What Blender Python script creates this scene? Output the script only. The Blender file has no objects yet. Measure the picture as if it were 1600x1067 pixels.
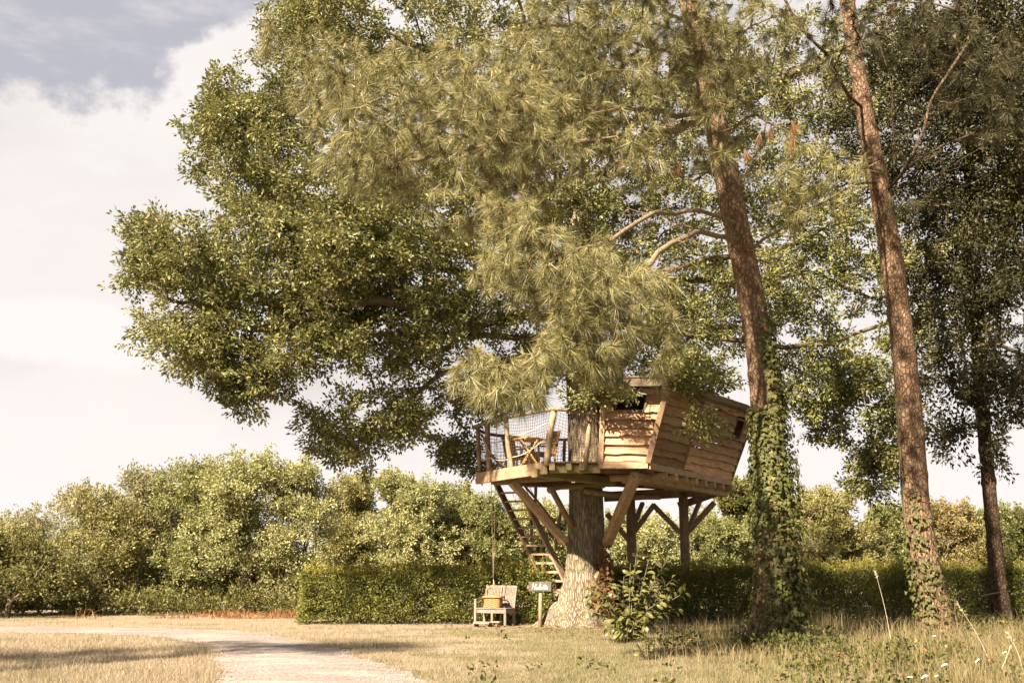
import bpy, math
import numpy as np
from math import radians, sin, cos, pi

# ------------------------------------------------------------------ camera, sky, sun, exposure
scene = bpy.context.scene
COL = scene.collection
LENS, SENSOR = 35.0, 36.0
F = 1600 * LENS / SENSOR                      # focal length in pixels of the 1600 px wide photograph
PITCH = math.atan((880 - 533.5) / F)
EYE = 1.55
cam_data = bpy.data.cameras.new('camera')
cam_data.lens = LENS
cam_data.sensor_width = SENSOR
cam_data.sensor_fit = 'HORIZONTAL'
cam_data.clip_start = 0.1
cam_data.clip_end = 3000
cam = bpy.data.objects.new('camera', cam_data)
cam.location = (0, 0, EYE)
cam.rotation_euler = (pi / 2 + PITCH, 0, 0)
COL.objects.link(cam)
scene.camera = cam

EXPOSURE = 2.3
SUN_ELEV = radians(40)
SUN_DIR = np.array((-0.60, -0.80, 0.0)); SUN_DIR /= np.linalg.norm(SUN_DIR)
SUN_DIR = np.array((SUN_DIR[0] * cos(SUN_ELEV), SUN_DIR[1] * cos(SUN_ELEV), sin(SUN_ELEV)))   # towards the sun
SUN_STRENGTH = 4.8
SUN_COLOR = (1.0, 0.855, 0.675)
SKY_STRENGTH = 0.08

scene.view_settings.view_transform = 'Standard'
scene.view_settings.look = 'None'
scene.view_settings.exposure = EXPOSURE
scene.view_settings.gamma = 1.0
scene.view_settings.use_curve_mapping = False
scene.cycles.max_bounces = 8
scene.cycles.diffuse_bounces = 4
scene.cycles.transmission_bounces = 6
scene.cycles.transparent_max_bounces = 8
scene.cycles.use_denoising = True

def ray(px, py):
    u = (px - 800) / F
    v = (533.5 - py) / F
    return np.array((u, cos(PITCH) - v * sin(PITCH), sin(PITCH) + v * cos(PITCH)))
def at(px, py, Y):
    d = ray(px, py)
    return np.array((0, 0, EYE)) + d * (Y / d[1])
def on_z(px, py, z):
    d = ray(px, py)
    return np.array((0, 0, EYE)) + d * ((z - EYE) / d[2])
def ground(px, py):
    return on_z(px, py, 0.0)
def ppm(p):
    """photograph pixels per metre at point p"""
    return F / (p[1] * cos(PITCH) + (p[2] - EYE) * sin(PITCH))

class NT:
    """small node tree helper"""
    def __init__(self, tree):
        self.t = tree
        tree.nodes.clear()
    def n(self, typ, props=None, **ins):
        nd = self.t.nodes.new(typ)
        for k, v in (props or {}).items():
            setattr(nd, k, v)
        for k, v in ins.items():
            key = int(k[1:]) if k[0] == 'i' and k[1:].isdigit() else k.replace('_', ' ')
            s = nd.inputs[key]
            if isinstance(v, bpy.types.NodeSocket):
                self.t.links.new(v, s)
            else:
                s.default_value = v
        return nd
    def math(self, op, a, b=0.0, c=None, clamp=False):
        nd = self.t.nodes.new('ShaderNodeMath'); nd.operation = op; nd.use_clamp = clamp
        for i, v in enumerate((a, b, c)):
            if v is None: continue
            if isinstance(v, bpy.types.NodeSocket): self.t.links.new(v, nd.inputs[i])
            else: nd.inputs[i].default_value = v
        return nd.outputs[0]
    def mix(self, fac, a, b, blend='MIX'):
        nd = self.t.nodes.new('ShaderNodeMix'); nd.data_type = 'RGBA'; nd.blend_type = blend
        for s, v in ((nd.inputs[0], fac), (nd.inputs[6], a), (nd.inputs[7], b)):
            if isinstance(v, bpy.types.NodeSocket): self.t.links.new(v, s)
            elif isinstance(v, (tuple, list)): s.default_value = tuple(v) + ((1,) if len(v) == 3 else ())
            else: s.default_value = v
        return nd.outputs[2]
    def ramp(self, fac, stops):
        nd = self.t.nodes.new('ShaderNodeValToRGB')
        el = nd.color_ramp.elements
        while len(el) < len(stops): el.new(0.5)
        for e, (p, c) in zip(el, stops):
            e.position = p
            e.color = (tuple(c) + (1,)) if isinstance(c, (tuple, list)) else (c, c, c, 1)
        self.t.links.new(fac, nd.inputs[0])
        return nd.outputs[0]
    def smooth(self, v, lo, hi):
        nd = self.t.nodes.new('ShaderNodeMapRange'); nd.interpolation_type = 'SMOOTHSTEP'
        self.t.links.new(v, nd.inputs[0])
        nd.inputs[1].default_value = lo; nd.inputs[2].default_value = hi
        return nd.outputs[0]
    def noise(self, vec, scale, detail=3, rough=0.55, dist=0.0):
        return self.n('ShaderNodeTexNoise', None, Vector=vec, Scale=scale, Detail=detail, Roughness=rough, Distortion=dist).outputs[0]
    def mapped(self, vec, scale, loc=(0, 0, 0)):
        return self.n('ShaderNodeMapping', None, Vector=vec, Scale=scale, Location=loc).outputs[0]

world = bpy.data.worlds.new('World')
scene.world = world
world.use_nodes = True
w = NT(world.node_tree)
tc = w.n('ShaderNodeTexCoord').outputs['Generated']
sky = w.n('ShaderNodeTexSky', dict(sky_type='NISHITA', sun_disc=False, sun_elevation=SUN_ELEV,
          sun_rotation=math.atan2(SUN_DIR[0], SUN_DIR[1]), air_density=1.2, dust_density=2.5))
blue = w.mix(0.93, sky.outputs[0], (1.33, 1.29, 1.38))                      # thin veil of high cloud over the blue
a, b = ray(-60, 205), ray(430, 25)
nrm = np.cross(a, b); nrm /= np.linalg.norm(nrm)
if nrm[2] < 0: nrm = -nrm
puff = w.noise(w.mapped(tc, (1, 1, 1.3)), 7.0, 7, 0.58)
broad = w.noise(w.mapped(tc, (1, 1, 1.8), (3.1, 0.4, 1.7)), 2.6, 4, 0.5)
dotp = w.n('ShaderNodeVectorMath', dict(operation='DOT_PRODUCT'), i0=tc, i1=tuple(nrm)).outputs['Value']
edge = w.math('ADD', dotp, w.math('MULTIPLY', w.math('SUBTRACT', puff, 0.5), 0.27))
mask = w.smooth(edge, 0.014, -0.014)
shade = w.smooth(broad, 0.40, 0.57)
puffs = w.smooth(puff, 0.35, 0.62)
cloud = w.mix(shade, (1.86, 1.73, 1.69), (2.42, 2.25, 2.17))
rim_ = w.math('MULTIPLY', mask, w.smooth(edge, -0.16, -0.01))
cloud = w.mix(w.math('MULTIPLY', w.math('ADD', w.math('MULTIPLY', puffs, 0.30), w.math('MULTIPLY', rim_, 0.6)), 1.0, clamp=True), cloud, (2.5, 2.38, 2.29))
col = w.mix(mask, blue, cloud)
wisps = w.smooth(w.noise(w.mapped(tc, (1, 1, 3), (1.2, 5.5, 0.3)), 5.0, 5, 0.6), 0.50, 0.66)
col = w.mix(w.math('MULTIPLY', wisps, 0.5), col, (2.32, 2.17, 2.11))
cc = unit_ = ray(130, 520); cc = cc / np.linalg.norm(cc)
bank = w.n('ShaderNodeVectorMath', dict(operation='LENGTH'), i0=w.n('ShaderNodeVectorMath', dict(operation='MULTIPLY'), i0=w.n('ShaderNodeVectorMath', dict(operation='SUBTRACT'), i0=tc, i1=tuple(cc)).outputs[0], i1=(9.0, 9.0, 26.0)).outputs[0]).outputs['Value']
bank = w.smooth(w.math('ADD', bank, w.math('MULTIPLY', w.math('SUBTRACT', w.noise(w.mapped(tc, (1, 1, 1.2)), 16.0, 6, 0.6), 0.5), 1.3)), 1.0, 0.62)
col = w.mix(w.math('MULTIPLY', bank, 0.8), col, (2.62, 2.5, 2.42))
elev = w.n('ShaderNodeSeparateXYZ', None, Vector=tc).outputs[2]
col = w.mix(w.math('MULTIPLY', w.smooth(elev, 0.26, 0.02), 0.7), col, (2.70, 2.51, 2.41))
bg = w.n('ShaderNodeBackground', None, Color=col, Strength=SKY_STRENGTH)
w.n('ShaderNodeOutputWorld', None, Surface=bg.outputs[0])

sun_data = bpy.data.lights.new('sun', 'SUN')
sun_data.energy = SUN_STRENGTH
sun_data.angle = radians(1.0)
sun_data.color = SUN_COLOR
sun = bpy.data.objects.new('sun', sun_data)
import mathutils
sun.rotation_euler = mathutils.Vector(SUN_DIR).to_track_quat('Z', 'Y').to_euler()
COL.objects.link(sun)

# ------------------------------------------------------------------ helpers: noise, meshes, things
rng = np.random.default_rng(11)
def unit(v):
    v = np.asarray(v, float)
    return v / (np.linalg.norm(v, axis=-1, keepdims=True) + 1e-12)
_perm = rng.random((64, 64, 64))
def vnoise(p, s=1.0):
    """value noise in 0..1 on points (n,3)"""
    p = np.asarray(p, float) * s + 1000.0
    i = np.floor(p).astype(int); f = p - i
    f = f * f * (3 - 2 * f)
    i0 = i % 64; i1 = (i + 1) % 64
    x0, y0, z0 = i0[..., 0], i0[..., 1], i0[..., 2]
    x1, y1, z1 = i1[..., 0], i1[..., 1], i1[..., 2]
    fx, fy, fz = f[..., 0], f[..., 1], f[..., 2]
    def L(a, b, t): return a + (b - a) * t
    return L(L(L(_perm[x0, y0, z0], _perm[x1, y0, z0], fx), L(_perm[x0, y1, z0], _perm[x1, y1, z0], fx), fy),
             L(L(_perm[x0, y0, z1], _perm[x1, y0, z1], fx), L(_perm[x0, y1, z1], _perm[x1, y1, z1], fx), fy), fz)

def mesh_np(name, V, Fc, mat, smooth=False):
    V = np.ascontiguousarray(V, dtype=np.float32)
    Fc = np.ascontiguousarray(Fc, dtype=np.int32)
    m, k = Fc.shape
    me = bpy.data.meshes.new(name)
    me.vertices.add(len(V)); me.vertices.foreach_set('co', V.ravel())
    me.loops.add(m * k); me.loops.foreach_set('vertex_index', Fc.ravel())
    me.polygons.add(m)
    me.polygons.foreach_set('loop_start', np.arange(0, m * k, k, dtype=np.int32))
    me.polygons.foreach_set('use_smooth', np.full(m, smooth))
    me.materials.append(mat)
    me.update(calc_edges=True)
    return me

class MB:
    """collects simple shapes into one mesh"""
    def __init__(self): self.v = []; self.f = []; self.n = 0
    def add(self, V, Fs):
        V = np.asarray(V, float)
        self.v.append(V)
        self.f += [tuple(int(i) + self.n for i in q) for q in Fs]
        self.n += len(V)
        return self
    def box(self, c, size, ax=None):
        s = np.array(size) / 2
        R = np.eye(3) if ax is None else np.array(ax)
        V = [c + R[0] * s[0] * i + R[1] * s[1] * j + R[2] * s[2] * k for i in (-1, 1) for j in (-1, 1) for k in (-1, 1)]
        return self.add(V, [(0, 1, 3, 2), (4, 6, 7, 5), (0, 4, 5, 1), (2, 3, 7, 6), (0, 2, 6, 4), (1, 5, 7, 3)])
    def beam(self, p, q, wd, ht, up=(0, 0, 1), ch=0.12, wob=0.0, segs=1):
        """timber with chamfered edges from p to q"""
        p, q = np.asarray(p, float), np.asarray(q, float)
        d = unit(q - p); u = np.asarray(up, float)
        if abs(d @ u) > 0.97: u = np.array((0.0, 1.0, 0.0))
        s = unit(np.cross(d, u)); u = np.cross(s, d)
        c = min(wd, ht) * ch
        a, b = wd / 2, ht / 2
        prof = np.array([(-a + c, -b), (a - c, -b), (a, -b + c), (a, b - c), (a - c, b), (-a + c, b), (-a, b - c), (-a, -b + c)])
        V = []
        for i in range(segs + 1):
            t = i / segs
            o = p + (q - p) * t
            k = 1 + rng.normal(0, wob) if wob else 1
            sh = (s * rng.normal(0, wob) * wd + u * rng.normal(0, wob) * ht) if wob and 0 < i < segs else 0
            V += [o + sh + s * x * k + u * y * k for x, y in prof]
        Fs = []
        for i in range(segs):
            for j in range(8):
                j2 = (j + 1) % 8
                Fs.append((i * 8 + j, i * 8 + j2, i * 8 + 8 + j2, i * 8 + 8 + j))
        Fs.append(tuple(range(7, -1, -1))); Fs.append(tuple(segs * 8 + j for j in range(8)))
        return self.add(V, Fs)
    def tube(self, pts, rad, sides=6, cap=True):
        V, Q = tube_np(np.asarray(pts, float), np.broadcast_to(np.asarray(rad, float), (len(pts),)), sides)
        Fs = [tuple(q) for q in Q]
        if cap:
            Fs.append(tuple(range(sides - 1, -1, -1)))
            n = len(V); Fs.append(tuple(range(n - sides, n)))
        return self.add(V, Fs)
    def mesh(self, name, mat, smooth=False):
        me = bpy.data.meshes.new(name)
        me.from_pydata(np.concatenate(self.v).tolist(), [], self.f)
        me.materials.append(mat)
        if smooth: me.polygons.foreach_set('use_smooth', np.full(len(me.polygons), True))
        me.update()
        return me
    def shift(self, off):
        self.v = [v - off for v in self.v]; return self

def tube_np(P, R, sides):
    n = len(P)
    T = np.gradient(P, axis=0); T = unit(T)
    u = np.array((0, 0, 1.0)) if abs(T[0][2]) < 0.9 else np.array((1.0, 0, 0))
    ang = np.arange(sides) * 2 * pi / sides
    ca, sa = np.cos(ang)[:, None], np.sin(ang)[:, None]
    V = np.empty((n, sides, 3))
    s = unit(np.cross(T[0], u))
    for i in range(n):
        s = s - T[i] * (s @ T[i]); s = s / (np.linalg.norm(s) + 1e-12)
        c = np.cross(T[i], s)
        V[i] = P[i] + R[i] * (ca * s + sa * c)
    base = (np.arange(n - 1) * sides)[:, None]
    j = np.arange(sides)[None]; j2 = (j + 1) % sides
    Q = np.stack([base + j, base + j2, base + sides + j2, base + sides + j], -1).reshape(-1, 4)
    return V.reshape(-1, 3), Q

def spline(pts, n):
    """smooth curve through pts (k,d) resampled to n points (Catmull-Rom)"""
    P = np.asarray(pts, float)
    P = np.vstack([2 * P[0] - P[1], P, 2 * P[-1] - P[-2]])
    k = len(P) - 3
    t = np.linspace(0, k - 1e-9, n); i = t.astype(int); f = (t - i)[:, None]
    a, b, c, d = P[i], P[i + 1], P[i + 2], P[i + 3]
    return 0.5 * (2 * b + (c - a) * f + (2 * a - 5 * b + 4 * c - d) * f ** 2 + (3 * b - a - 3 * c + d) * f ** 3)

def link(name, me, parent=None):
    o = bpy.data.objects.new(name, me)
    COL.objects.link(o)
    if parent is not None: o.parent = parent
    return o
def tag(o, label=None, cat=None, group=None, kind=None):
    for k, v in (('label', label), ('category', cat), ('group', group), ('kind', kind)):
        if v: o[k] = v
    return o
class Thing:
    """an Empty at the thing's base; parts are built in world coordinates and stored relative to it"""
    def __init__(self, name, base, label, cat, group=None):
        self.base = np.asarray(base, float)
        self.o = bpy.data.objects.new(name, None)
        self.o.empty_display_size = 0.3
        self.o.location = self.base
        COL.objects.link(self.o)
        tag(self.o, label, cat, group)
    def part(self, name, mb, mat, parent=None, smooth=False, kind=None, label=None):
        me = mb.shift(self.base).mesh(name, mat, smooth)
        o = link(name, me, parent or self.o)
        tag(o, label, None, None, kind)
        return o
    def big(self, name, V, Fc, mat, parent=None, smooth=False, kind=None, label=None):
        me = mesh_np(name, np.asarray(V) - self.base, Fc, mat, smooth)
        o = link(name, me, parent or self.o)
        tag(o, label, None, None, kind)
        return o

# ------------------------------------------------------------------ materials
def new_mat(name):
    m = bpy.data.materials.new(name); m.use_nodes = True
    return m, NT(m.node_tree)
def finish(nt, shader):
    nt.n('ShaderNodeOutputMaterial', None, Surface=shader)
LEAF = 0.72
def leaf_mat(name, c_dark, c_mid, c_light, trans=0.35, rough=0.55, patch=0.5, tcol=None, spec=0.35, odd=None):
    m, t = new_mat(name)
    geo = t.n('ShaderNodeNewGeometry')
    isl = geo.outputs['Random Per Island']
    big_n = t.noise(geo.outputs['Position'], patch, 2)
    c_dark, c_mid, c_light = [tuple(LEAF * x for x in c) for c in (c_dark, c_mid, c_light)]
    col = t.ramp(isl, [(0.0, c_dark), (0.5, c_mid), (1.0, c_light)])
    col = t.mix(t.smooth(big_n, 0.42, 0.68), col, t.mix(0.55, col, c_light))
    if odd:
        col = t.mix(t.math('GREATER_THAN', isl, odd[0]), col, odd[1])
    p = t.n('ShaderNodeBsdfPrincipled', None, Base_Color=col, Roughness=rough, Specular_IOR_Level=spec)
    tr = t.n('ShaderNodeBsdfTranslucent', None, Color=t.mix(0.6, col, tcol or c_light))
    mx = t.n('ShaderNodeMixShader', None, i0=trans, i1=p.outputs[0], i2=tr.outputs[0])
    finish(t, mx.outputs[0])
    return m
def bark_mat(name, c1, c2, c3, vs=(9, 9, 1.6), moss=None, bump=0.6, fine=1.0, plates=None, crk=0.5):
    m, t = new_mat(name)
    geo = t.n('ShaderNodeNewGeometry')
    pos = geo.outputs['Position']
    a = t.noise(t.mapped(pos, vs), 1.0, 6, 0.62, 0.6)
    b = t.noise(t.mapped(pos, tuple(3.1 * v for v in vs)), 1.0, 5, 0.6)
    c = t.noise(pos, 1.3, 3)
    col = t.ramp(a, [(0.30, c1), (0.50, c2), (0.72, c3)])
    col = t.mix(t.math('MULTIPLY', t.smooth(b, 0.40, 0.66), 0.45), col, c1)
    col = t.mix(t.math('MULTIPLY', t.smooth(c, 0.45, 0.7), 0.4), col, c3)
    if moss:
        col = t.mix(t.math('MULTIPLY', t.smooth(t.noise(pos, 2.2, 4), 0.52, 0.72), 0.6), col, moss)
    h = t.math('ADD', a, t.math('MULTIPLY', b, 0.5 * fine))
    if plates:
        wv = t.n('ShaderNodeVectorMath', dict(operation='ADD'), i0=t.mapped(pos, plates), i1=t.mix(0.9, (0, 0, 0), t.n('ShaderNodeTexNoise', None, Vector=pos, Scale=5.0, Detail=4.0).outputs[1])).outputs[0]
        vor = t.n('ShaderNodeTexVoronoi', dict(feature='DISTANCE_TO_EDGE'), Vector=wv, Scale=1.0).outputs['Distance']
        crack = t.smooth(t.math('ADD', vor, t.math('MULTIPLY', t.math('SUBTRACT', b, 0.5), 0.5)), -0.02, 0.22)
        col = t.mix(crack, t.mix(crk, col, tuple(0.4 * x for x in c1)), col)
        h = t.math('ADD', h, t.math('MULTIPLY', crack, 1.2))
    bp = t.n('ShaderNodeBump', None, Strength=bump, Distance=0.03, Height=h)
    p = t.n('ShaderNodeBsdfPrincipled', None, Base_Color=col, Roughness=0.9, Specular_IOR_Level=0.2, Normal=bp.outputs[0])
    finish(t, p.outputs[0])
    return m
def wood_mat(name, c1, c2, c3, vs=(3, 3, 38), vary=0.35, moss=None, rough=0.75, grey=0.0):
    """weathered timber with grain; a different tone for every piece"""
    m, t = new_mat(name)
    tco = t.n('ShaderNodeTexCoord').outputs['Object']
    rnd = t.n('ShaderNodeObjectInfo').outputs['Random']
    off = t.n('ShaderNodeCombineXYZ', None, X=t.math('MULTIPLY', rnd, 37.0), Y=t.math('MULTIPLY', rnd, 91.0), Z=t.math('MULTIPLY', rnd, 13.0)).outputs[0]
    v = t.n('ShaderNodeVectorMath', dict(operation='ADD'), i0=tco, i1=off).outputs[0]
    g = t.noise(t.mapped(v, vs), 1.0, 5, 0.65, 0.8)
    k = t.noise(v, 2.3, 4, 0.6)
    col = t.ramp(g, [(0.30, c1), (0.52, c2), (0.74, c3)])
    col = t.mix(t.math('MULTIPLY', t.smooth(k, 0.48, 0.72), 0.55), col, c1)
    hs = t.n('ShaderNodeHueSaturation', None, Color=col, Value=t.math('ADD', t.math('MULTIPLY', t.math('SUBTRACT', rnd, 0.5), vary * 2), 1.0))
    col = hs.outputs[0]
    if grey:
        col = t.mix(t.math('MULTIPLY', t.smooth(t.noise(t.mapped(v, (7, 7, 1.2)), 1.0, 5, 0.6), 0.44, 0.68), grey), col, (0.21, 0.175, 0.145))
        knot = t.smooth(t.n('ShaderNodeTexVoronoi', None, Vector=t.mapped(v, (3, 3, 5)), Scale=1.0).outputs['Distance'], 0.10, 0.02)
        col = t.mix(t.math('MULTIPLY', knot, 0.7), col, tuple(0.4 * x for x in c1))
    if moss:
        col = t.mix(t.math('MULTIPLY', t.smooth(t.noise(v, 3.0, 4), 0.42, 0.66), 0.75), col, moss)
    bp = t.n('ShaderNodeBump', None, Strength=0.5, Distance=0.01, Height=g)
    p = t.n('ShaderNodeBsdfPrincipled', None, Base_Color=col, Roughness=rough, Specular_IOR_Level=0.25, Normal=bp.outputs[0])
    finish(t, p.outputs[0])
    return m
def plain_mat(name, col, rough=0.8, var=0.25, scale=12.0, spec=0.25):
    m, t = new_mat(name)
    pos = t.n('ShaderNodeTexCoord').outputs['Object']
    k = t.noise(pos, scale, 4, 0.6)
    c = t.mix(k, tuple(x * (1 - var) for x in col), tuple(min(1, x * (1 + var)) for x in col))
    p = t.n('ShaderNodeBsdfPrincipled', None, Base_Color=c, Roughness=rough, Specular_IOR_Level=spec)
    finish(t, p.outputs[0])
    return m

M = {}
M['oak_leaf'] = leaf_mat('oak leaf', (0.066, 0.076, 0.021), (0.152, 0.162, 0.047), (0.33, 0.31, 0.105), 0.22, 0.5, 0.6, odd=(0.996, (0.30, 0.17, 0.05)))
M['dark_leaf'] = leaf_mat('broad leaf', (0.026, 0.026, 0.008), (0.048, 0.046, 0.015), (0.086, 0.077, 0.025), 0.18, 0.5, 0.5)  # very dark: the shade in the upper right is put into the colour
M['hedge_leaf'] = leaf_mat('hedge leaf', (0.085, 0.102, 0.022), (0.17, 0.182, 0.04), (0.30, 0.295, 0.068), 0.3, 0.5, 1.2)
M['hedge_shoot'] = leaf_mat('hedge shoot leaf', (0.28, 0.26, 0.045), (0.38, 0.34, 0.065), (0.48, 0.42, 0.10), 0.42, 0.5, 1.2)  # young leaves, brightened further to stand for sun on the hedge top
M['needle'] = leaf_mat('pine needle', (0.080, 0.080, 0.026), (0.20, 0.186, 0.066), (0.44, 0.395, 0.165), 0.2, 0.45, 2.2, spec=0.5)
M['needle_dark'] = leaf_mat('shaded pine needle', (0.05, 0.05, 0.02), (0.09, 0.085, 0.034), (0.14, 0.12, 0.055), 0.3, 0.5, 0.8)  # darker copy of the needle colours, with the shade painted in
M['candle'] = leaf_mat('new pine shoot', (0.36, 0.32, 0.13), (0.46, 0.40, 0.18), (0.56, 0.48, 0.24), 0.30, 0.5, 0.8)
M['dead_needle'] = leaf_mat('dead pine needle', (0.16, 0.075, 0.028), (0.25, 0.125, 0.047), (0.34, 0.20, 0.085), 0.3, 0.7, 0.8)
BG = {
 'pale':  leaf_mat('pale tree leaf', (0.23, 0.24, 0.088), (0.37, 0.37, 0.148), (0.52, 0.495, 0.22), 0.32, 0.5, 0.7),
 'green': leaf_mat('green tree leaf', (0.145, 0.16, 0.052), (0.245, 0.255, 0.085), (0.37, 0.365, 0.14), 0.32, 0.5, 0.7),
 'olive': leaf_mat('olive tree leaf', (0.175, 0.165, 0.054), (0.285, 0.262, 0.09), (0.41, 0.37, 0.145), 0.32, 0.55, 0.7),
 'grey':  leaf_mat('grey green tree leaf', (0.20, 0.19, 0.09), (0.32, 0.30, 0.145), (0.44, 0.405, 0.21), 0.3, 0.6, 0.7),
 'dark':  leaf_mat('dark bush leaf', (0.09, 0.093, 0.025), (0.16, 0.155, 0.042), (0.25, 0.23, 0.07), 0.3, 0.5, 0.7),
 'rusty': leaf_mat('rusty tree leaf', (0.20, 0.15, 0.055), (0.30, 0.235, 0.09), (0.40, 0.33, 0.13), 0.32, 0.6, 0.7),
}
M['shrub_leaf'] = leaf_mat('shrub leaf', (0.12, 0.13, 0.035), (0.20, 0.20, 0.06), (0.30, 0.28, 0.10), 0.45, 0.4, 1.5)
M['ivy_leaf'] = leaf_mat('ivy leaf', (0.052, 0.062, 0.016), (0.10, 0.108, 0.028), (0.185, 0.178, 0.058), 0.3, 0.6, 2.0, spec=0.2, odd=(0.985, (0.33, 0.20, 0.08)))
M['rust_leaf'] = leaf_mat('dead creeper leaf', (0.12, 0.055, 0.024), (0.20, 0.095, 0.04), (0.29, 0.16, 0.065), 0.3, 0.7, 2.0)
M['bracken'] = leaf_mat('dry bracken', (0.22, 0.09, 0.03), (0.34, 0.16, 0.06), (0.44, 0.26, 0.11), 0.35, 0.8, 1.0)
M['oak_bark'] = bark_mat('oak bark', (0.13, 0.10, 0.07), (0.28, 0.225, 0.155), (0.40, 0.325, 0.235), (14, 14, 2.2), (0.20, 0.18, 0.08), 0.9, plates=(20, 20, 2.6), crk=0.6)
M['limb_bark'] = bark_mat('oak limb bark', (0.055, 0.042, 0.027), (0.10, 0.078, 0.05), (0.16, 0.125, 0.08), (6, 6, 6))
M['pine_bark'] = bark_mat('pine bark', (0.12, 0.070, 0.042), (0.24, 0.150, 0.092), (0.34, 0.24, 0.16), (9, 9, 4.5), None, 1.0, plates=(13, 13, 7))
M['pine_bark_b'] = bark_mat('brown pine bark', (0.10, 0.058, 0.033), (0.19, 0.118, 0.068), (0.28, 0.195, 0.125), (9, 9, 4.5), None, 1.0, plates=(14, 14, 7))
M['dark_bark'] = bark_mat('dark pine bark', (0.05, 0.03, 0.018), (0.105, 0.066, 0.04), (0.17, 0.115, 0.072), (9, 9, 4.5), None, 1.0, plates=(14, 14, 7))
M['twig'] = bark_mat('twig bark', (0.08, 0.055, 0.032), (0.15, 0.11, 0.068), (0.23, 0.18, 0.115), (20, 20, 20), None, 0.2)
M['stem'] = bark_mat('grey stem', (0.07, 0.055, 0.035), (0.13, 0.10, 0.065), (0.2, 0.16, 0.1), (12, 12, 4), None, 0.4)
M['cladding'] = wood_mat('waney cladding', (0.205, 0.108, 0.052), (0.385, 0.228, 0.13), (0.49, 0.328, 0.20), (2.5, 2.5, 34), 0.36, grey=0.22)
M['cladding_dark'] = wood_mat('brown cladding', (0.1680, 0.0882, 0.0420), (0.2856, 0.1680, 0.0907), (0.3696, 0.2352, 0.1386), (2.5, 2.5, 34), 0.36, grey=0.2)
M['timber'] = wood_mat('brown timber', (0.1008, 0.0588, 0.0336), (0.1848, 0.1134, 0.0672), (0.2604, 0.1680, 0.1050), (8, 8, 8), 0.2, grey=0.35)
M['timber_light'] = wood_mat('light timber', (0.2016, 0.1260, 0.0714), (0.3192, 0.2142, 0.1260), (0.3948, 0.2856, 0.1806), (7, 7, 12), 0.18, grey=0.25)
M['timber_moss'] = wood_mat('mossy timber', (0.1092, 0.0756, 0.0420), (0.1848, 0.1302, 0.0714), (0.2520, 0.1848, 0.1008), (7, 7, 9), 0.15, moss=(0.15, 0.14, 0.035))
M['pole'] = wood_mat('barked pole', (0.1428, 0.1008, 0.0588), (0.2604, 0.1890, 0.1176), (0.3444, 0.2688, 0.1764), (14, 14, 5), 0.2)
M['roofing'] = wood_mat('roof boards', (0.0924, 0.0672, 0.0462), (0.1680, 0.1260, 0.0840), (0.2352, 0.1806, 0.1260), (5, 5, 30), 0.25)
M['grey_wood'] = wood_mat('silvered teak', (0.1260, 0.1008, 0.0773), (0.1974, 0.1596, 0.1260), (0.2520, 0.2100, 0.1680), (9, 9, 14), 0.1)
M['sign_wood'] = wood_mat('sign plank', (0.0714, 0.0588, 0.0462), (0.1176, 0.0966, 0.0773), (0.1512, 0.1260, 0.1025), (9, 9, 30), 0.0)
M['net'] = plain_mat('netting cord', (0.075, 0.048, 0.026), 0.9)
M['rope'] = plain_mat('pale rope', (0.50, 0.42, 0.29), 0.9)
M['wicker'] = wood_mat('wicker', (0.1848, 0.0924, 0.0378), (0.3192, 0.1806, 0.0798), (0.3948, 0.2520, 0.1260), (30, 30, 30), 0.1)
M['chair_brown'] = wood_mat('brown cane', (0.1344, 0.0714, 0.0336), (0.2268, 0.1260, 0.0630), (0.3024, 0.1806, 0.1008), (30, 30, 30), 0.15)
M['yellow_wood'] = wood_mat('yellow pine wood', (0.2856, 0.1680, 0.0588), (0.3864, 0.2520, 0.0924), (0.4536, 0.3192, 0.1428), (9, 9, 9), 0.1)
M['white_paint'] = plain_mat('white paint', (0.80, 0.76, 0.70), 0.7, 0.05)
M['petal'] = plain_mat('white petals', (0.75, 0.72, 0.64), 0.8, 0.1)
M['red_paint'] = plain_mat('orange red plastic', (0.55, 0.12, 0.04), 0.5, 0.1)
M['metal'] = plain_mat('dark iron', (0.10, 0.09, 0.08), 0.5, 0.2)

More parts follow.
